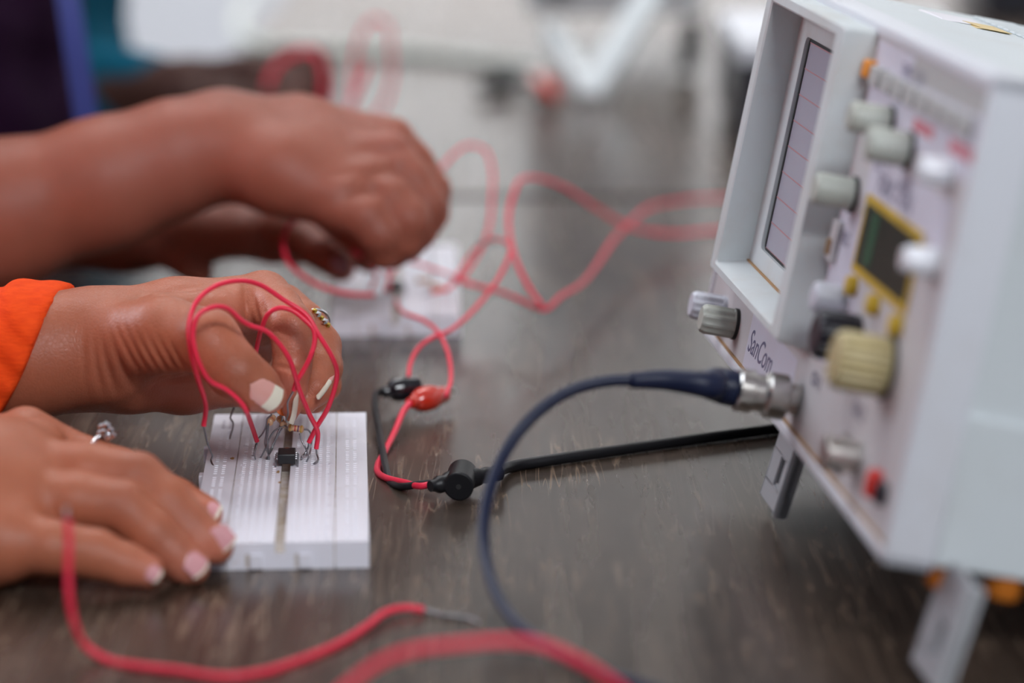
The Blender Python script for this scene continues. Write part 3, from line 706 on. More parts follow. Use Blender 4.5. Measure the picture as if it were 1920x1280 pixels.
cr += [crA(226, 668, .94, (10, -3), 1.0, 1.2, 9), crA(205, 690, .94, (10, -2), .7, 1.1, 9), crA(184, 690, .94, (10, -1), .5, 1.0, 10), crA(160, 690, .94, (10, 0), .35, 1.0, 10)]
for k in range(5): cr.append(crA(432+k*5, 682+k*4, .912, (10, 7), .28, .33, 5))               # thumb knuckle
cr += [crA(459, 566, .958, (10, -1), 1.0, 1.0, 7), crA(478, 572, .955, (10, -3), .8, .8, 5), crA(494, 580, .95, (10, -3), .7, .7, 5)]
cr += [crA(532, 625, .944, (4, -10), .55, .7, 4), crA(540, 690, .943, (2, -10), .7, .7, 4), crA(545, 694, .943, (2, -10), .4, .5, 4)]
cr += [crA(290, 715, .965, (2, 10), 1.2, 1.4, 13), crA(400, 705, .98, (1, 10), .8, 1.2, 8)]
PA, FA = sculpt(left, .72*mm, 3*mm, cr, it=1)
cr = []
for px, py, d in ((262, 875, .858), (230, 930, .848), (180, 1018, .835)): cr += [crA(px-6, py, d, (10, 3), .35, .5, 5), crA(px+6, py+3, d, (10, 5), .35, .5, 5)]
for px, py, d in ((352, 968, .853), (322, 1018, .845)): cr += [crA(px-4, py-4, d, (10, 9), .3, .4, 4), crA(px+4, py+3, d, (10, 9), .3, .4, 4)]
PR, FR = sculpt(right, 1.0*mm, 4*mm, cr)
PR[:, 2] = np.maximum(PR[:, 2], .0002); PA[:, 2] = np.maximum(PA[:, 2], .0012)
personA = pyobj('person', np.vstack([PA, PR]), np.vstack([FA, FR+len(PA)]), 'skinA', origin=(-.45, .88, 0))
tag(personA, 'person with orange sleeve, one hand pinching parts at the near breadboard, the other steadying it', 'person')
tones(personA, [(at(440, 640, .93), .010, 0, .35), (at(450, 600, .95), .016, 0, .55), (at(520, 640, .945), .011, 0, .6), (at(530, 690, .943), .012, 0, .6), (at(545, 740, .943), .012, 0, .75), (at(300, 735, .97), .022, 0, .45), (at(400, 745, .975), .02, 0, .5),
    (at(500, 765, .93), .010, 0, .8), (at(270, 690, .94), .014, 0, .3), (at(600, 745, .955), .008, 0, .3),
    (at(440, 690, .912), .009, 1, .45), (at(585, 650, .945), .010, 1, .35), (at(110, 700, .93), .03, 1, .3), (at(625, 650, .965), .01, 1, .25), (at(225, 670, .94), .010, 1, .4),
    (at(262, 870, .858), .010, 1, .35), (at(230, 930, .848), .010, 1, .35), (at(395, 1035, .853), .009, 0, .7), (at(350, 1075, .85), .009, 0, .7), (at(280, 1080, .84), .008, 0, .5), (at(390, 965, .88), .008, 0, .6), (at(350, 965, .855), .008, 1, .35), (at(325, 1012, .848), .008, 1, .35)])
from mathutils.bvhtree import BVHTree
def skin_tree(o): me = o.data; off = o.location; return BVHTree.FromPolygons([tuple(v.co+off) for v in me.vertices], [tuple(p.vertices) for p in me.polygons])
def skin_depth(px, py, tr, default):
    r = Vector(ray(px, py)); h = tr.ray_cast(Vector(_C), r.normalized())
    return (h[0]-Vector(_C)).dot(Vector(_D)) if h[0] is not None else default
treeA = skin_tree(personA); TREE = treeA
def pnail(base, tip, e1, e2, hb, ht, mats, parent, label=None, **kw):
    lift = kw.pop('up', .0006); over = kw.pop('over', .0)
    def sn(p): 
        d = skin_depth(p[0], p[1], TREE, p[2]); return (p[0], p[1], d if abs(d-p[2]) < .02 else p[2])
    b_ = sn(base); m_ = (base[0]*.5+tip[0]*.5, base[1]*.5+tip[1]*.5); dm = skin_depth(m_[0], m_[1], TREE, (base[2]+tip[2])/2); t_ = (tip[0], tip[1], 2*dm-b_[2]+over)
    e1 = sn(e1); e2 = sn(e2)
    o = nail('fingernail', at(b_[0], b_[1], b_[2]-lift), at(t_[0], t_[1], t_[2]-lift), at(*e2)-at(*e1), hb*mm, ht*mm, mats, parent, **kw)
    if label: o['label'] = label
    return o
pnail((469, 720, .9145), (526, 757, .9175), (464, 738, .917), (490, 709, .914), 3.9, 4.3, ['nail', 'nailtip'], personA, 'long thumbnail with ivory free edge', curve=.35, tipfrac=.36, thick=.0006)
pnail((560, 735, .9475), (554, 797, .950), (548, 760, .947), (568, 755, .954), 1.4, 1.5, ['nailtip', 'nailtip'], personA, curve=.4)
pnail((628, 702, .962), (600, 747, .953), (620, 735, .96), (605, 715, .95), 1.0, .9, ['nail', 'nailtip'], personA, curve=.4, tipfrac=.75)
pnail((396, 991, .8525), (430, 1028, .8545), (395, 1030, .852), (425, 990, .855), 4.4, 4.1, ['nailA2', 'nailtip'], personA, curve=.3, tipfrac=.07)
pnail((354, 1037, .8475), (386, 1070, .849), (352, 1072, .848), (386, 1038, .851), 4.1, 3.8, ['nailA2', 'nailtip'], personA, curve=.3, tipfrac=.10)
pnail((276, 1066, .8365), (301, 1083, .838), (280, 1085, .838), (296, 1064, .840), 2.7, 2.3, ['nailA2', 'nailtip'], personA, curve=.3, tipfrac=.15)
pnail((382, 950, .884), (410, 963, .883), (385, 972, .883), (398, 948, .888), 3.0, 2.8, ['nailA2', 'nailtip'], personA, curve=.3, tipfrac=.15)
# finger rings
def band(c, axis, R_, r, mat, parent, name):
    axis = np.array(axis, float); axis /= np.linalg.norm(axis); a = np.cross(axis, [0, 0, 1.]); a /= np.linalg.norm(a); b = np.cross(axis, a)
    P = np.array([np.array(c)+R_*(math.cos(t)*a+math.sin(t)*b) for t in np.linspace(0, 2*PI, 37)]); v, f = tube(P, r, 8, cap=False); return pyobj(name, v, f, mat, parent)
def gems(parent, pts, r, mats, name='stone'):
    for i, p in enumerate(pts):
        b = bmesh.new(); bmesh.ops.create_icosphere(b, subdivisions=1, radius=r*(1+.25*(i % 2)))
        for v in b.verts: v.co += Vector(p)-Vector(parent.matrix_world.translation if parent.parent else parent.location)
        me = bpy.data.meshes.new(name); b.to_mesh(me); b.free(); me.materials.append(M[mats[i % len(mats)]]); o = link(name, me, personA)
ring1 = band(at(575, 618, .982), at(599, 648, .975)-at(568, 608, .982), .0086, .0007, 'silver', personA, 'finger_ring')
gems(personA, [at(590+k*6.2, 583+k*6.6, .972) for k in range(5)], .0011, ['gold', 'silver'])
ring2 = band(at(172, 862, .906), at(225, 884, .905)-at(120, 846, .907), .0083, .0008, 'silver', personA, 'finger_ring')
gems(personA, [at(px, py, .905) for px, py in [(190, 800), (199, 798), (207, 806), (196, 810), (211, 815), (202, 818), (188, 812)]], .0013, ['silver'])
# orange garment
def sleeveA():
    pts = [(-1400, 560, .95, 66), (-900, 700, .972, 56), (-300, 706, .967, 33), (-60, 690, .965, 24), (60, 668, .963, 21.5), (190, 655, .963, 21)]
    P2 = [J(p) for p in pts]; f = Field(np.array([-.52, .83, -.05]), np.array([-.09, 1.08, .18]), 1.5*mm); d = f.new()
    for (a, ra), (b, rb) in zip(P2[:-1], P2[1:]): f.cone(d, a, b, ra, rb, 8*mm)
    for dz in (-.010, .010):
        for (a, ra), (b, rb) in zip(P2[1:-1], P2[2:]): f.cone(d, a+np.array([0, dz, 0]), b+np.array([0, dz, 0]), ra*.96, rb*.96, 8*mm)
    X, Y, Z = np.meshgrid(*f.ax, indexing='ij'); a = at(108, 556, .95); b = at(2, 778, .95); n_ = np.cross(b-a, _D); n_ /= np.linalg.norm(n_)
    if n_[0] < 0: n_ = -n_
    s = (X-a[0])*n_[0]+(Y-a[1])*n_[1]+(Z-a[2])*n_[2]
    tt = ((X-a[0])*(b-a)[0]+(Z-a[2])*(b-a)[2])/float((b-a)@(b-a)); s = s+.003*np.sin(np.clip(tt, 0, 1)*PI)*-1
    d += (.0007*np.sin((Z*.8+X*.75)*620)*np.clip(1+s/.12, 0, 1)+.0009*np.sin(X*210+Z*120)).astype(np.float32)
    d = np.maximum(d, s.astype(np.float32)); Pn, Fn = nets(d, f.lo, 1.5*mm); return relax(Pn, Fn, 1), Fn
def torso(cx, cy, cz, rx, ry, rz, shoulders, vox=7*mm, arms=()):
    lo = np.array([cx-rx-.12, cy-ry-.1, cz-rz-.04]); hi = np.array([cx+rx+.10, cy+ry+.1, cz+rz+.06])
    for a, b, ra, rb in arms:
        for p_ in (a, b): lo = np.minimum(lo, np.array(p_)-max(ra, rb)-.02); hi = np.maximum(hi, np.array(p_)+max(ra, rb)+.02)
    f = Field(lo, hi, vox); d = f.new(); d[:] = .05
    f2 = f; f.ell(d, (cx, cy, cz), (rx, ry, rz), .03)
    X, Y, Z = np.meshgrid(*f.ax, indexing='ij'); q = np.sqrt(((X-cx)/rx)**2+((Y-cy)/ry)**2+((Z-cz)/rz)**2); d = ((q-1)*min(rx, ry)).astype(np.float32)
    def cn(a, b, ra, rb, k):
        nonlocal d
        a = np.array(a); b = np.array(b); ab = b-a; t = np.clip(((X-a[0])*ab[0]+(Y-a[1])*ab[1]+(Z-a[2])*ab[2])/(ab@ab), 0, 1)
        g = np.sqrt((X-a[0]-t*ab[0])**2+(Y-a[1]-t*ab[1])**2+(Z-a[2]-t*ab[2])**2)-(ra+t*(rb-ra)); d = smin(d, g.astype(np.float32), k)
    cn((cx, cy-ry*.8, cz+rz*.62), (cx, cy+ry*.8, cz+rz*.62), .065, .065, .06)
    for a, b, ra, rb in arms: cn(a, b, ra, rb, .03)
    d += (.004*np.sin(Z*60+Y*35)*np.sin(Y*50+X*20)+.002*np.sin(Z*140+X*90)).astype(np.float32)
    d = np.maximum(d, (cz-rz*.8)-Z).astype(np.float32); Pn, Fn = nets(d, f.lo, vox); return relax(Pn, Fn, 1), Fn
Ps, Fs = sleeveA(); Ps[:, 2] = np.where(Ps[:, 0] > -.245, np.maximum(Ps[:, 2], .0008), Ps[:, 2])
shA = at(-1400, 560, .93)
Pt, Ft = torso(-.66, .86, .10, .125, .17, .40, None, arms=[((-.62, .98, .30), tuple(at(-1000, 690, .975)), .062, .046), ((-.62, .72, .30), tuple(at(-760, 900, .805)), .062, .044)])
pyobj('orange_blouse', np.vstack([Ps, Pt]), np.vstack([Fs, Ft+len(Ps)]), 'orange', personA)

# ---- person in dark purple: hands over the far breadboard
front = [
 (10*mm, 6*mm, [
  [(-520, 470, 1.17, 40), (0, 402, 1.17, 29), (200, 342, 1.17, 25.5), (330, 296, 1.172, 22.5), (420, 272, 1.175, 20.0)],
  [(-520, 470, 1.20, 38), (0, 402, 1.195, 27), (330, 292, 1.195, 19), (430, 262, 1.195, 16.5)],
  [(420, 262, 1.185, 18), (560, 248, 1.19, 14), (733, 262, 1.19, 9.6)],
  [(420, 268, 1.178, 18), (580, 290, 1.175, 14.5), (735, 300, 1.172, 10.5)],
  [(420, 275, 1.172, 18), (560, 315, 1.165, 14.5), (690, 348, 1.158, 10.5)],
  [(420, 285, 1.168, 16), (520, 325, 1.158, 14.5), (640, 383, 1.15, 11)]]),
 (1.5*mm, 2.2*mm, [[(733, 265, 1.19, 9.6), (775, 305, 1.19, 8.7), (808, 355, 1.19, 8.2), (808, 400, 1.19, 7.5), (790, 440, 1.19, 6.2)]]),
 (1.5*mm, 2.2*mm, [[(728, 300, 1.172, 10.4), (770, 340, 1.168, 9.3), (795, 385, 1.165, 9.2), (785, 430, 1.166, 8.0), (765, 462, 1.168, 6.5)]]),
 (1.5*mm, 2.2*mm, [[(690, 348, 1.158, 10.2), (735, 375, 1.153, 9.3), (765, 412, 1.15, 9.4), (758, 450, 1.152, 8.0), (738, 475, 1.155, 6.5)]]),
 (1.5*mm, 2.2*mm, [[(638, 383, 1.15, 11), (685, 408, 1.146, 9.2), (712, 440, 1.146, 8.6), (718, 475, 1.15, 6.5)]]),
 (1.5*mm, 2.2*mm, [[(560, 330, 1.20, 12), (650, 420, 1.21, 9), (700, 470, 1.20, 7)]]),
]
rear = [
 (8*mm, 5*mm, [
  [(-300, 418, 1.27, 28), (60, 424, 1.28, 20), (230, 430, 1.275, 18)],
  [(230, 430, 1.29, 17), (360, 420, 1.26, 13.5), (470, 420, 1.245, 11.0)],
  [(230, 440, 1.28, 16), (360, 440, 1.25, 12.5), (460, 440, 1.235, 10)]]),
 (1.5*mm, 2*mm, [[(240, 440, 1.27, 12), (318, 470, 1.25, 8.2), (352, 494, 1.245, 7.2), (378, 512, 1.245, 5.5)]]),
 (1.5*mm, 2*mm, [[(470, 418, 1.245, 10), (545, 435, 1.23, 8.8), (600, 472, 1.22, 7.6), (640, 502, 1.215, 6.2)]]),
 (1.5*mm, 2*mm, [[(480, 400, 1.26, 9), (570, 408, 1.25, 8.2), (640, 450, 1.235, 7.4), (690, 486, 1.225, 6)]]),
 (1.5*mm, 2*mm, [[(450, 445, 1.24, 9), (510, 465, 1.24, 7), (560, 470, 1.25, 6.4), (540, 450, 1.27, 6)]]),
]
cr = []
for a, b in (((690, 258), (728, 262)), ((660, 300), (720, 302)), ((620, 342), (680, 350))): pass
for px, py, d, r in ((742, 284, 1.165, 9), (712, 326, 1.150, 8), (664, 368, 1.143, 8)): cr.append((at(px, py, d), at(px+3, py+10, d)-at(px, py, d), 1.6*mm, 2.2*mm, r*mm))
for px, py, d in ((700, 262, 1.168), (690, 305, 1.155), (640, 345, 1.145)): cr.append((at(px, py, d), at(px+3, py+10, d)-at(px, py, d), -.8*mm, 2.5*mm, 14*mm))
P1b, F1b = sculpt(front, 1.5*mm, 4*mm, cr); P2b, F2b = sculpt(rear, 1.6*mm, 4*mm)
personB = pyobj('person', np.vstack([P1b, P2b]), np.vstack([F1b, F2b+len(P1b)]), 'skinB', origin=(-.42, 1.45, -.3))
tag(personB, 'person in dark purple clothes with a blue lanyard, both hands working over the far breadboard', 'person')
tones(personB, [(at(735, 262, 1.165), .012, 0, .5), (at(700, 440, 1.14), .015, 1, .3), (at(790, 400, 1.155), .018, 1, .35), (at(320, 300, 1.14), .03, 0, .3), (at(380, 300, 1.15), .01, 0, 0), (at(640, 490, 1.2), .01, 0, .3), (at(600, 320, 1.13), .02, 0, .25)])
TREE = skin_tree(personB)
pnail((622, 484, 1.209), (650, 504, 1.208), (625, 500, 1.21), (645, 486, 1.21), 3.6, 3.2, ['nailB', 'nailB'], personB, curve=.3)
Pt, Ft = torso(-.376, 1.50, .17, .148, .175, .46, None, vox=6*mm, arms=[((-.36, 1.40, .42), tuple(at(-500, 466, 1.185)), .062, .056), ((-.36, 1.60, .42), tuple(at(-420, 430, 1.30)), .06, .042)])
pyobj('purple_top', Pt, Ft, 'purple_cloth', personB)
# lanyard ribbon lying down the front of the chest
lp = [at(112, -60, 1.40), at(128, 0, 1.37), at(140, 80, 1.352), at(152, 160, 1.345), at(163, 236, 1.343), at(168, 300, 1.345)]
lp = catmull(lp, 8); Vl = []; Fl = []; sd = np.array([.0058, -.0012, 0])
for p in lp: Vl += [p-sd, p+sd, p+sd+np.array([0, .0012, 0]), p-sd+np.array([0, .0012, 0])]
for i in range(len(lp)-1):
    for k in range(4): a = i*4+k; b = i*4+(k+1) % 4; Fl.append([a, b, b+4, a+4])
Fl += [[3, 2, 1, 0], [len(Vl)-4, len(Vl)-3, len(Vl)-2, len(Vl)-1]]
pyobj('lanyard', Vl, Fl, 'blue_lanyard', personB, smooth=False)
for px, py in ((112, 8), (116, 18)):
    b = bmesh.new(); bmesh.ops.create_icosphere(b, subdivisions=2, radius=.0022)
    for v in b.verts: v.co += Vector(at(px, py, 1.375))-personB.location
    me = bpy.data.meshes.new('bead'); b.to_mesh(me); b.free(); me.materials.append(M['gold']); link('bead', me, personB)

# ---- person in teal farther back
grpC = [
 (10*mm, 6*mm, [[(-200, 175, 1.740, 34), (200, 178, 1.740, 25), (360, 172, 1.720, 19), (450, 160, 1.710, 16.5), (510, 150, 1.700, 15)],
  [(360, 190, 1.650, 14), (450, 205, 1.650, 12), (520, 200, 1.660, 11)]]),
 (4*mm, 3*mm, [[(510, 145, 1.700, 12), (560, 122, 1.700, 10), (592, 130, 1.690, 9), (604, 165, 1.690, 7.5), (606, 195, 1.685, 6)]]),
 (4*mm, 3*mm, [[(510, 160, 1.690, 12), (550, 150, 1.690, 9.5), (578, 165, 1.680, 8.5), (582, 200, 1.675, 7)]]),
 (4*mm, 3*mm, [[(505, 175, 1.680, 11), (540, 180, 1.670, 9), (556, 205, 1.660, 8)]]),
 (4*mm, 3*mm, [[(480, 150, 1.720, 11), (540, 112, 1.720, 9), (590, 110, 1.715, 8), (615, 150, 1.710, 6.5)]]),
 (4*mm, 3*mm, [[(420, 175, 1.660, 10), (480, 215, 1.650, 8), (520, 225, 1.650, 6.5)]]),
]
P3, F3 = sculpt(grpC, 2.2*mm, 4*mm)
personC = pyobj('person', P3, F3, 'skinC', origin=(-.5, 1.88, -.3)); tag(personC, 'person in teal clothes farthest back, dark forearm and hand holding red wire loops', 'person')
tones(personC, [(at(310, 190, 1.68), .02, 0, .8), (at(560, 110, 1.67), .03, 0, .25)])
Pt, Ft = torso(-.412, 1.94, .15, .150, .16, .46, None, vox=7*mm, arms=[((-.42, 1.88, .40), tuple(at(-200, 178, 1.74)), .06, .038), (tuple(at(-200, 178, 1.74)), tuple(at(285, 175, 1.735)), .038, .026)])
pyobj('teal_top', Pt, Ft, 'teal', personC)
# ================================================================== WIRES
RW = .00082
def wpts(L_): # (px,py,depth) or (px,py,'z',height)
    return [onz(p[0], p[1], p[3]) if len(p) == 4 else at(*p) for p in L_]
def jumper(label, ins, end_a=None, end_b=None, r=RW, group=None, mat='red', name='jumper_wire', cat='wire', rb=.00033, zmin=None, clear=False):
    I = catmull(wpts(ins), 9)
    if zmin is not None: I = floorclamp(I, zmin)
    if clear:
        q = (I-_C)@_D; px_ = 960+FPX*((I-_C)@_R)/q; py_ = 640-FPX*((I-_C)@_U)/q; lim = []
        for a_, b_, d_ in zip(px_, py_, q): sd_ = min(skin_depth(a_+dx, b_+dy, treeA, 9) for dx in (-5, 0, 5) for dy in (-5, 0, 5)); lim.append(min(d_, sd_-r-.0004))
        lim = np.array(lim)
        for _ in range(3): sm_ = np.convolve(np.pad(lim, 4, mode='edge'), np.ones(9)/9, 'valid'); lim = np.minimum(sm_, lim)
        I = np.array([at(a_, b_, d_) for a_, b_, d_ in zip(px_, py_, lim)])
    loc = I[np.argmin(I[:, 2])].copy()
    e = empty(name, loc, label, cat, group)
    v, f = tube(I, r, 12); pyobj('insulation', v, f, mat, e, sharp=50)
    for end, k in ((end_a, 0), (end_b, -1)):
        if end is None: continue
        P = catmull([I[k]+(I[1]-I[0] if k == 0 else I[-2]-I[-1])*.5, I[k]]+wpts(end), 6); v, f = tube(P, rb, 7); pyobj('bare_end', v, f, 'tin', e)
    return e
G1 = 'red jumper wires looping over the near breadboard'
jumper('red jumper wire arching highest over the near hand, one end left of the breadboard',
    [(382, 798, .935), (386, 763, .930), (372, 712, .915), (358, 661, .905), (354, 612, .905), (367, 568, .908), (404, 536, .915), (450, 526, .92), (488, 534, .925), (532, 562, .93), (574, 590, .93), (598, 628, .93), (622, 668, .932), (632, 702, .938), (616, 762, .945), (594, 800, .952), (579, 829, .958)],
    [(385, 812, .94), (388, 826, .945), (395, 846, .953), (398, 856, .957), (396, 862, .957), (406, 884, .95), (414, 902, .9465), (414, 905, .9475)],
    [(578, 838, .959), (572, 850, .959), (566, 856, .958), (570, 864, 'z', BH-.002)], group=G1, clear=True)
jumper('red jumper wire dipping low over the thumb, ending on both sides of the chip',
    [(482, 827, .962), (470, 792, .95), (456, 760, .935), (424, 730, .915), (390, 710, .905), (369, 668, .900), (362, 625, .899), (371, 592, .899), (397, 576, .901), (424, 577, .905), (455, 602, .912), (470, 610, .914), (498, 620, .918), (520, 640, .922), (541, 670, .925), (562, 732, .935), (580, 776, .945), (596, 812, .955), (593, 841, .9585)],
    [(480, 838, .962), (477, 850, 'z', BH+.001), (477, 856, 'z', BH-.002)],
    [(594, 850, .958), (597, 862, .956), (592, 867, .954), (583, 871, 'z', BH-.002)], group=G1, clear=True)
jumper('red jumper wire with the small inner loop in front of the curled index finger',
    [(478, 670, .955), (484, 640, .948), (492, 612, .936), (505, 586, .931), (525, 577, .930), (548, 582, .930), (572, 600, .930), (588, 618, .930), (590, 640, .930), (582, 668, .930), (568, 696, .932), (556, 716, .934), (551, 731, .936)],
    None, [(545, 742, .937), (540, 752, .938), (540, 775, .945), (537, 785, .953)], group=G1)
jumper('red foreground wire standing up before the hand, its other tinned end on the table',
    [(126, 972, .775), (129, 1010, .775), (128, 1070, .775), (130, 1120, .775), (140, 1170, .777), (160, 1210, .782), (200, 1236, 'z', .0012), (260, 1248, 'z', .001), (330, 1256, 'z', .001), (420, 1268, 'z', .001), (490, 1260, 'z', .001), (560, 1238, 'z', .001), (640, 1204, 'z', .001), (690, 1172, 'z', .0015), (725, 1147, 'z', .002), (760, 1139, 'z', .0018), (795, 1143, 'z', .0012)],
    [(124, 962, .775), (126, 952, .776)], [(820, 1151, 'z', .0007), (850, 1155, 'z', .0009), (875, 1159, 'z', .0006), (898, 1167, 'z', .0005)], rb=.0006, r=.00105)
jumper('thick blurred red wire arching across the bottom edge of the photo',
    [(600, 1330, .70), (655, 1282, .70), (715, 1240, .70), (780, 1218, .70), (860, 1208, .70), (940, 1202, .70), (1010, 1208, .70), (1080, 1236, .70), (1150, 1280, .705), (1230, 1350, .71)], r=.00125)
# far tangle
GT = 'red wires tangled around the far breadboard'
jumper('thin red wire from the black clip looping past the far breadboard',
    [(766, 706, 1.065), (770, 680, 1.075), (785, 652, 1.085), (812, 632, 1.095), (838, 622, 1.10), (872, 597, 1.12), (912, 553, 1.14), (940, 512, 1.15), (957, 472, 1.16), (945, 452, 1.18), (917, 450, 1.2), (885, 475, 1.22), (862, 510, 1.22), (842, 538, 1.215), (810, 548, 1.21)],
    None, [(790, 556, 'z', BH-.001)], group=GT)
jumper('thin red wire from the red clip winding left to the far chip',
    [(836, 742, 1.05), (845, 715, 1.06), (841, 665, 1.08), (825, 628, 1.095), (796, 602, 1.12), (755, 585, 1.14), (742, 562, 1.17)],
    None, [(740, 550, 'z', BH-.001)], group=GT)
jumper('thin red wire leaving the far breadboard rightward behind the instrument, lower of the two',
    [(852, 520, 1.2), (880, 532, 1.2), (925, 543, 1.2), (975, 562, 1.18), (1018, 580, 1.17), (1052, 555, 1.19), (1090, 532, 1.22), (1120, 495, 1.26), (1150, 450, 1.3), (1180, 420, 1.34), (1215, 390, 1.38), (1270, 377, 1.42), (1345, 371, 1.46), (1440, 375, 1.50)], [(820, 510, 1.215)], group=GT, r=.0010, zmin=.001)
jumper('thin red wire rising from the table kink then crossing right behind the instrument',
    [(1016, 572, 1.165), (995, 545, 1.172), (972, 500, 1.18), (957, 450, 1.2), (954, 400, 1.22), (964, 360, 1.23), (978, 336, 1.25), (1010, 334, 1.27), (1060, 352, 1.29), (1115, 388, 1.31), (1165, 418, 1.33), (1210, 433, 1.35), (1265, 438, 1.36), (1340, 432, 1.38), (1440, 430, 1.4)], group=GT, r=.0010)
jumper('thin red wire in a tall arch right of the far hand',
    [(800, 345, 1.26), (825, 318, 1.27), (850, 290, 1.28), (880, 272, 1.29), (908, 280, 1.29), (922, 315, 1.28), (922, 370, 1.26), (916, 430, 1.24), (895, 480, 1.22), (870, 515, 1.21), (835, 545, 1.2)], [(815, 552, 'z', BH-.001)], group=GT)
jumper('thin red wire hanging in a loop left of the far breadboard',
    [(640, 400, 1.2), (580, 400, 1.2), (545, 420, 1.19), (531, 455, 1.18), (540, 490, 1.175), (565, 515, 1.17), (600, 536, 1.165), (650, 550, 1.163), (700, 553, 1.17)], None, [(712, 556, 'z', BH-.001)], group=GT, r=.001)
jumper('thin red wire lying straight across the far end of the far breadboard',
    [(728, 545, 1.2), (735, 510, 1.22), (760, 488, 1.235), (800, 500, 1.23), (840, 515, 1.22), (880, 530, 1.205), (905, 540, 1.19), (935, 545, 1.185)], group=GT)
jumper('short thin red wire from under the far fingers to the far breadboard left side',
    [(660, 470, 1.19), (690, 490, 1.2), (705, 515, 1.2), (696, 540, 1.19)], None, [(694, 552, 'z', BH-.001)], group=GT)
jumper('short thin red wire bunched beside the far chip, left of it',
    [(690, 478, 1.2), (715, 495, 1.21), (728, 520, 1.205), (722, 542, 1.19)], None, [(720, 556, 'z', BH-.001)], group=GT)
# bare component leads
GL = 'bare component leads in the near breadboard'
for lab, pts in [
    ('bare grey lead rising from the left rail to the underside of the palm', [(440, 762, 1.0), (434, 776, .998), (432, 784, .996), (437, 792, .995), (437, 800, .994), (432, 818, .99), (430, 834, 'z', BH-.001)]),
    ('bare lead leaving the thumb in a small hook, standing left of the resistors', [(507, 770, .945), (509, 777, .947), (501, 785, .95), (498, 800, .953), (492, 813, .957), (485, 821, .96)]),
    ('bare lead crossing in front of the leads left of the chip', [(501, 790, .955), (499, 815, .957), (497, 832, .958), (503, 852, .958), (506, 868, 'z', BH-.002)]),
    ('bare slanting lead left of the chip, leftmost of the slanting pair', [(527, 800, .958), (514, 808, .958), (504, 824, .958), (497, 842, .958), (485, 864, 'z', BH-.002)]),
    ('bare slanting lead left of the chip, rightmost of the slanting pair', [(530, 801, .960), (518, 822, .960), (508, 846, .959), (497, 864, 'z', BH-.002)]),
    ('bare lead under the jumper end, left of the chip', [(480, 832, .96), (477, 850, .958), (481, 868, 'z', BH-.002)]),
    ('bare lead crossing down right of the chip', [(562, 812, .957), (566, 826, .957), (573, 840, .957), (577, 854, 'z', BH-.002)])]:
    P = wpts(pts); v, f = tube(catmull(P, 7), .00030, 7); tag(pyobj('component_lead', v, f, 'tin', origin=P[-1]), lab, 'wire', GL)
# resistors
def make_resistor(a, b, bands, leadsA, leadsB, label, s=1., group='beige resistors on the near breadboard'):
    a = np.array(a); b = np.array(b); c = (a+b)/2; e = empty('resistor', c, label, 'resistor', group)
    d = (b-a)/np.linalg.norm(b-a); Ln = np.linalg.norm(b-a)
    prof = [(0, .5), (.03, .85), (.1, 1.12), (.2, 1.12), (.27, .9), (.73, .9), (.8, 1.12), (.9, 1.12), (.97, .85), (1, .5)]
    bm = bmesh.new(); bm_tube(bm, [a-c+d*Ln*t for t, r in prof], [r*.00115*s for t, r in prof], 18); bmobj('resistor_body', bm, 'resistor', e)
    for t, m_ in bands:
        bm = bmesh.new(); r = (1.14 if t < .2 or t > .8 else .92)*.00115*s; bm_tube(bm, [a-c+d*Ln*(t-.035), a-c+d*Ln*(t+.035)], [r, r], 18); bmobj('colour_band', bm, m_, e)
    for P in (leadsA, leadsB):
        if P: v, f = tube(catmull([a if P is leadsA else b]+wpts(P), 7), .00030, 7); pyobj('lead', v, f, 'tin', e)
    return e
make_resistor(at(540, 801, .957), at(570, 805, .957), [(.15, 'rgold'), (.45, 'rred'), (.64, 'purple'), (.84, 'rgold')], [(534, 798, .958), (530, 792, .960)],
    [(578, 806, .957), (584, 816, .957), (583, 838, .957), (579, 856, .955), (571, 870, 'z', BH-.002)], 'beige resistor lying level above the chip with red, purple and gold bands')
make_resistor(at(512, 782, .957), at(504, 793, .953), [(.25, 'brown'), (.5, 'rred')], None, [(503, 800, .954), (501, 820, .956), (502, 842, .957), (507, 866, 'z', BH-.002)], 'beige resistor standing on end below the thumbnail, left of the others')
make_resistor(at(524, 783, .962), at(533, 798, .958), [(.25, 'brown'), (.5, 'rgold')], [(527, 776, .962), (533, 770, .962)], [(526, 802, .958), (515, 826, .958), (505, 848, .958), (500, 866, 'z', BH-.002)], 'beige resistor tilted under the index fingertip, between the other two')
# far board components
for i, (px, py) in enumerate([(782, 525), (806, 538)]):
    p = onz(px, py, BH+.002); make_resistor(p, p+np.array([.006, .001, 0]), [(.3, 'brown'), (.5, 'rred')], [(px-4, py+6, 'z', BH-.001)], [(px+34, py+6, 'z', BH-.001)], ['blurred resistor on the far breadboard, the one farther back', 'blurred resistor on the far breadboard, the one nearer'][i], group='resistors on the far breadboard')
# orange ceramic part pinched between thumb and index
e = empty('ceramic_capacitor', at(534, 762, .957), 'orange ceramic capacitor pinched between thumb and index fingertips', 'capacitor')
V, F = tube([at(534, 762, .9555)-np.array(e.location), at(534, 762, .9585)-np.array(e.location)], np.array([.0032, .0032]), 20); pyobj('capacitor_disc', V, F, 'orangecap', e, world=False, sharp=40)
for dx in (-4, 4):
    v, f = tube(catmull(wpts([(534+dx, 776, .957), (533+dx, 786, .958), (530+dx*1.5, 800, .959)]), 6), .0003, 7); pyobj('lead', v, f, 'tin', e)

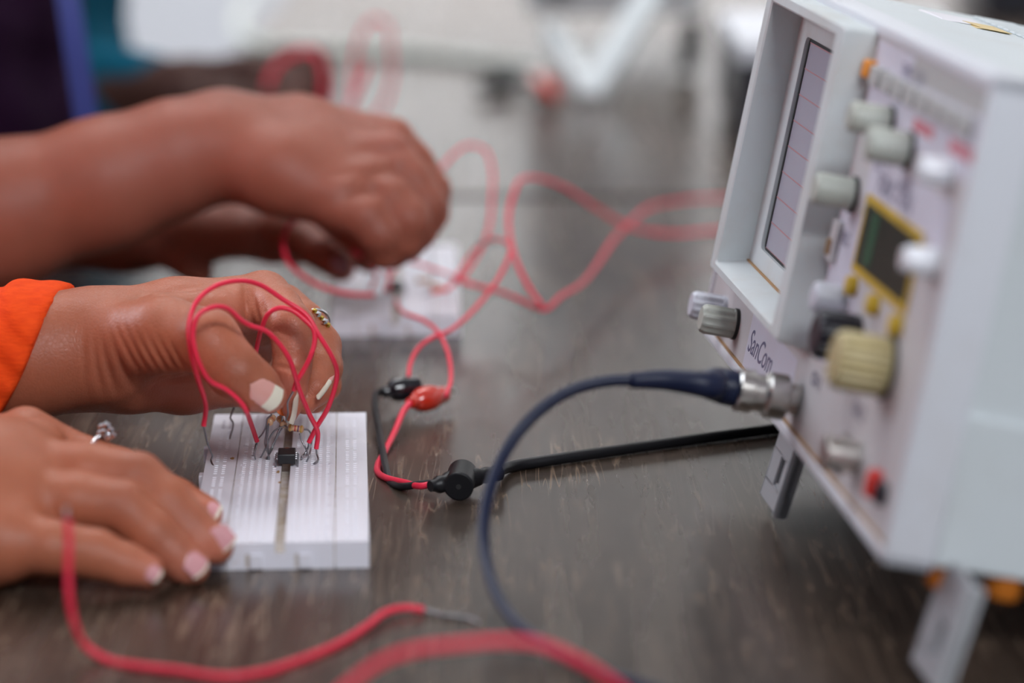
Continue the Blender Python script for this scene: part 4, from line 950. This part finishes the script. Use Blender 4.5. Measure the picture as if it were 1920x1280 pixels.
# ---- crocodile clips
def make_clip(a, b, r, mat, label, lead):
    a = np.array(a); b = np.array(b); e = empty('crocodile_clip', (a+b)/2, label, 'clip', 'crocodile clips beside the near breadboard'); c = (a+b)/2
    prof = [(0, .42), (.04, .48), (.16, .5), (.2, .72), (.32, .98), (.5, 1.05), (.62, 1.0), (.68, .9), (.76, .82), (.95, .72), (1, .6)]
    bm = bmesh.new(); bm_tube(bm, [a-c+(b-a)*t for t, _ in prof], [r*q for _, q in prof], 22); bmobj('clip_boot', bm, mat, e)
    d = (b-a)/np.linalg.norm(b-a); up = np.array([0, 0, 1.]); sd = np.cross(d, up)
    for s in ((1, -1) if mat == 'redgloss' else ()):
        P = [b-c-d*.003+up*s*.0008, b-c+d*.003+up*s*.0016, b-c+d*.0075+up*s*.0004]
        bm = bmesh.new(); bm_tube(bm, P, [.0011, .0011, .0006], 8); bmobj('jaw', bm, 'steel', e)
    v, f = tube(catmull([a]+wpts(lead), 9), .00115 if mat == 'redgloss' else .00125, 12); pyobj('lead', v, f, 'red' if mat == 'redgloss' else 'black', e, sharp=50)
    return e
make_clip(at(716, 736, 1.062), at(788, 721, 1.066), .0046, 'blackgloss', 'glossy black crocodile clip boot with black lead, right of the near hand',
    [(707, 736, 1.06), (703, 752, 1.05), (708, 790, 1.03), (717, 840, 1.0), (724, 880, .975), (733, 905, .963), (755, 912, 'z', .0016), (785, 908, 'z', .003), (815, 905, 'z', .0042)])
make_clip(at(768, 755, 1.040), at(834, 738, 1.062), .0046, 'redgloss', 'glossy red crocodile clip boot with red lead, beside the black clip',
    [(757, 770, 1.035), (742, 805, 1.02), (722, 845, 1.0), (708, 872, .985), (709, 886, .975), (725, 896, .965), (757, 904, 'z', .0018), (790, 911, 'z', .0032), (815, 906, 'z', .0042)])

# ---- probe: strain relief splitter and black cable
sp_c = onz(864, 900, .0052)
e = empty('black_probe_cable', (sp_c[0], sp_c[1], 0), 'black probe cable along the table ending in a black splitter with round cap', 'cable')
ax = onz(925, 888, .0052)-sp_c; ax /= np.linalg.norm(ax)
def rel(p): return np.asarray(p)-np.array(e.location)
bm = bmesh.new(); P0_ = sp_c-ax*.0125; P1_ = sp_c+ax*.016; ts = np.linspace(0, 1, 30); R_ = []
for t in ts:
    r = .0028+.0016*math.exp(-((t-.42)/.2)**2)-.0009*max(0, (.12-t)/.12)
    if (t < .3 or t > .66) and int(t*44) % 2: r -= .0003
    R_.append(r)
bm_tube(bm, [rel(P0_+(P1_-P0_)*t) for t in ts], R_, 18); bmobj('splitter_body', bm, 'black', e)
bm = bmesh.new(); bm_cyl(bm, rel(sp_c+np.array([.0005, .0065, .0008])), rel(sp_c+np.array([-.0006, -.0075, -.0002])), .0050, .0050, 28, bev=.0006); bmobj('round_cap', bm, 'black', e)
bm = bmesh.new(); bm_cyl(bm, rel(sp_c+np.array([-.0006, -.0074, -.0002])), rel(sp_c+np.array([-.00065, -.0077, -.0002])), .0009, seg=12); bmobj('cap_dimple', bm, 'slot', e)
P = [sp_c+ax*.014]+[onz(px, py, .0021) for px, py in [(960, 874), (1040, 861), (1150, 845), (1280, 827), (1400, 811), (1470, 802), (1560, 790), (1680, 770)]]
v, f = tube(catmull(P, 8), .0020, 14); pyobj('cable_jacket', v, f, 'black', e)

jumper('red wire coil hanging over the dark hand at the back', [(506, 205, 1.66), (502, 160, 1.66), (520, 122, 1.66), (556, 100, 1.66), (590, 100, 1.66), (606, 130, 1.66), (608, 170, 1.66), (606, 210, 1.66)], r=.0020, group='red wire loops at the back')
jumper('red wire standing in a tall narrow loop right of the dark hand at the back', [(655, 215, 1.62), (660, 160, 1.62), (666, 105, 1.62), (682, 55, 1.62), (703, 36, 1.62), (726, 48, 1.62), (734, 100, 1.62), (734, 150, 1.62), (718, 200, 1.62), (690, 230, 1.62)], r=.0013, group='red wire loops at the back')
jumper('short stub of red wire beside the tall narrow loop at the back', [(650, 225, 1.6), (660, 190, 1.6), (676, 150, 1.6), (690, 120, 1.6)], r=.0019, group='red wire loops at the back')

# ================================================================== BACKGROUND EQUIPMENT
def atz(px, d): return (px-960)/FPX*d
# far scope
t = empty('oscilloscope', (.085, 2.12, 0), 'blurred blue-grey instrument raised on a slanted leg at the back, top centre', 'oscilloscope')
boxobj('case', (-.075, .048, -.12, .16, .045, .20), 'case', t, bev=.004); boxobj('front_panel', (-.068, .041, -.122, -.118, .052, .19), 'panel', t, bev=.001)
def farleg(a, b, wd, mat='footgrey', name='tilt_leg'):
    a = np.array(a)-np.array(t.location); b = np.array(b)-np.array(t.location); d = (b-a); Ln = np.linalg.norm(d); q = Vector(d).to_track_quat('Z', 'Y')
    bm = bmesh.new(); bm_box(bm, -wd/2, wd/2, -.004, .004, 0, Ln, bev=.0015); bmesh.ops.transform(bm, matrix=Matrix.Translation(Vector(a)) @ q.to_matrix().to_4x4(), verts=bm.verts[:]); return bmobj(name, bm, mat, t)
farleg(onz(1102, 182, .004), at(1225, -20, 1.93), .021, 'case'); farleg(at(1095, 160, 1.9), at(1030, 50, 1.95), .013, 'case', 'brace'); farleg(onz(1290, 130, .004), at(1300, 40, 2.0), .014, 'slot', 'rear_foot')
farknob = bmesh.new(); bm_cyl(farknob, (-.05, -.12, .07), (-.05, -.14, .07), .008, seg=20, bev=.001); bmobj('knob', farknob, 'knobblack', t)
# its probe cable and clips
P = [onz(1035, 150, .006), onz(1000, 128, .006), onz(900, 112, .004), onz(780, 100, .004), onz(650, 94, .004), onz(540, 90, .004), onz(470, 78, .004), onz(446, 50, .004), onz(455, 15, .004), onz(480, -20, .004), onz(520, -60, .004)]
v, f = tube(catmull(P, 8), .0042, 12); o = pyobj('instrument_cable', v, f, 'knobgrey'); tag(o, 'blurred grey cable crossing the back table from the upper left to the far instrument', 'cable')
def farclip(a, b, mat, label):
    a = np.array(a); b = np.array(b); bm = bmesh.new(); prof = [(0, .4), (.15, .6), (.4, 1), (.65, 1), (.85, .7), (1, .4)]; c = (a+b)/2; bm_tube(bm, [a-c+(b-a)*t for t, _ in prof], [.0072*q for _, q in prof], 16); o = bmobj('crocodile_clip', bm, mat); o.location = c; tag(o, label, 'clip', 'blurred clips at the far instrument'); return o
farclip(onz(895, 163, .008), onz(975, 150, .008), 'black', 'blurred black clip on the back table, left of the far instrument leg')
farclip(onz(1000, 142, .012), onz(1042, 182, .009), 'redgloss', 'blurred red clip on the back table, touching the far instrument leg')
# dark-fronted case peeking out behind the big instrument
t = empty('power_supply', (atz(1390, 1.66)+.07, 1.75, 0), 'dark-fronted case with white top peeking out left of the big instrument', 'power supply')
boxobj('case_body', (-.07, .07, -.09, .10, .004, .054), 'knobblack', t, bev=.002); boxobj('top_cover', (-.071, .071, -.092, .102, .052, .064), 'frame', t, bev=.002)
for s in (-.055, .055): b = bmesh.new(); bm_cyl(b, (s, -.07, 0), (s, -.07, .006), .006, seg=14); bmobj('rubber_foot', b, 'slot', t)
t = empty('equipment_box', (.44, 2.45, 0), 'black box on the back table, seen over the top of the big instrument', 'box')
boxobj('box_body', (-.05, .06, -.08, .08, .004, .22), 'knobblack', t, bev=.003); boxobj('box_lid', (-.052, .062, -.082, .082, .215, .24), 'black', t, bev=.003)

# ================================================================== ROOM LAMP AND ADDED KEY AND WALL-WASH FITTINGS (above, out of the frame)
M['lampglow'] = newmat('lamp_diffuser', (.9, .9, .9), .6); b_ = BS(M['lampglow']); b_.inputs['Emission Color'].default_value = (1, .98, .96, 1); b_.inputs['Emission Strength'].default_value = 3
for i, (x, y, z) in enumerate([(.75, -1.7, 2.15), (-.4, 1.9, 2.15), (.2, 2.9, 2.15)]):
    t = empty('overhead_light', (x, y, z), ['added fitting for the key light, right of and behind the camera', 'ceiling light fitting above the far breadboard', 'added fitting for the back-wall wash light'][i], 'lamp', 'ceiling light fittings')
    boxobj('fitting', (-.62, .62, -.27, .27, -.05, 0), 'frame', t, bev=.004); boxobj('diffuser', (-.6, .6, -.25, .25, -.06, -.045), 'lampglow', t, bev=.002)
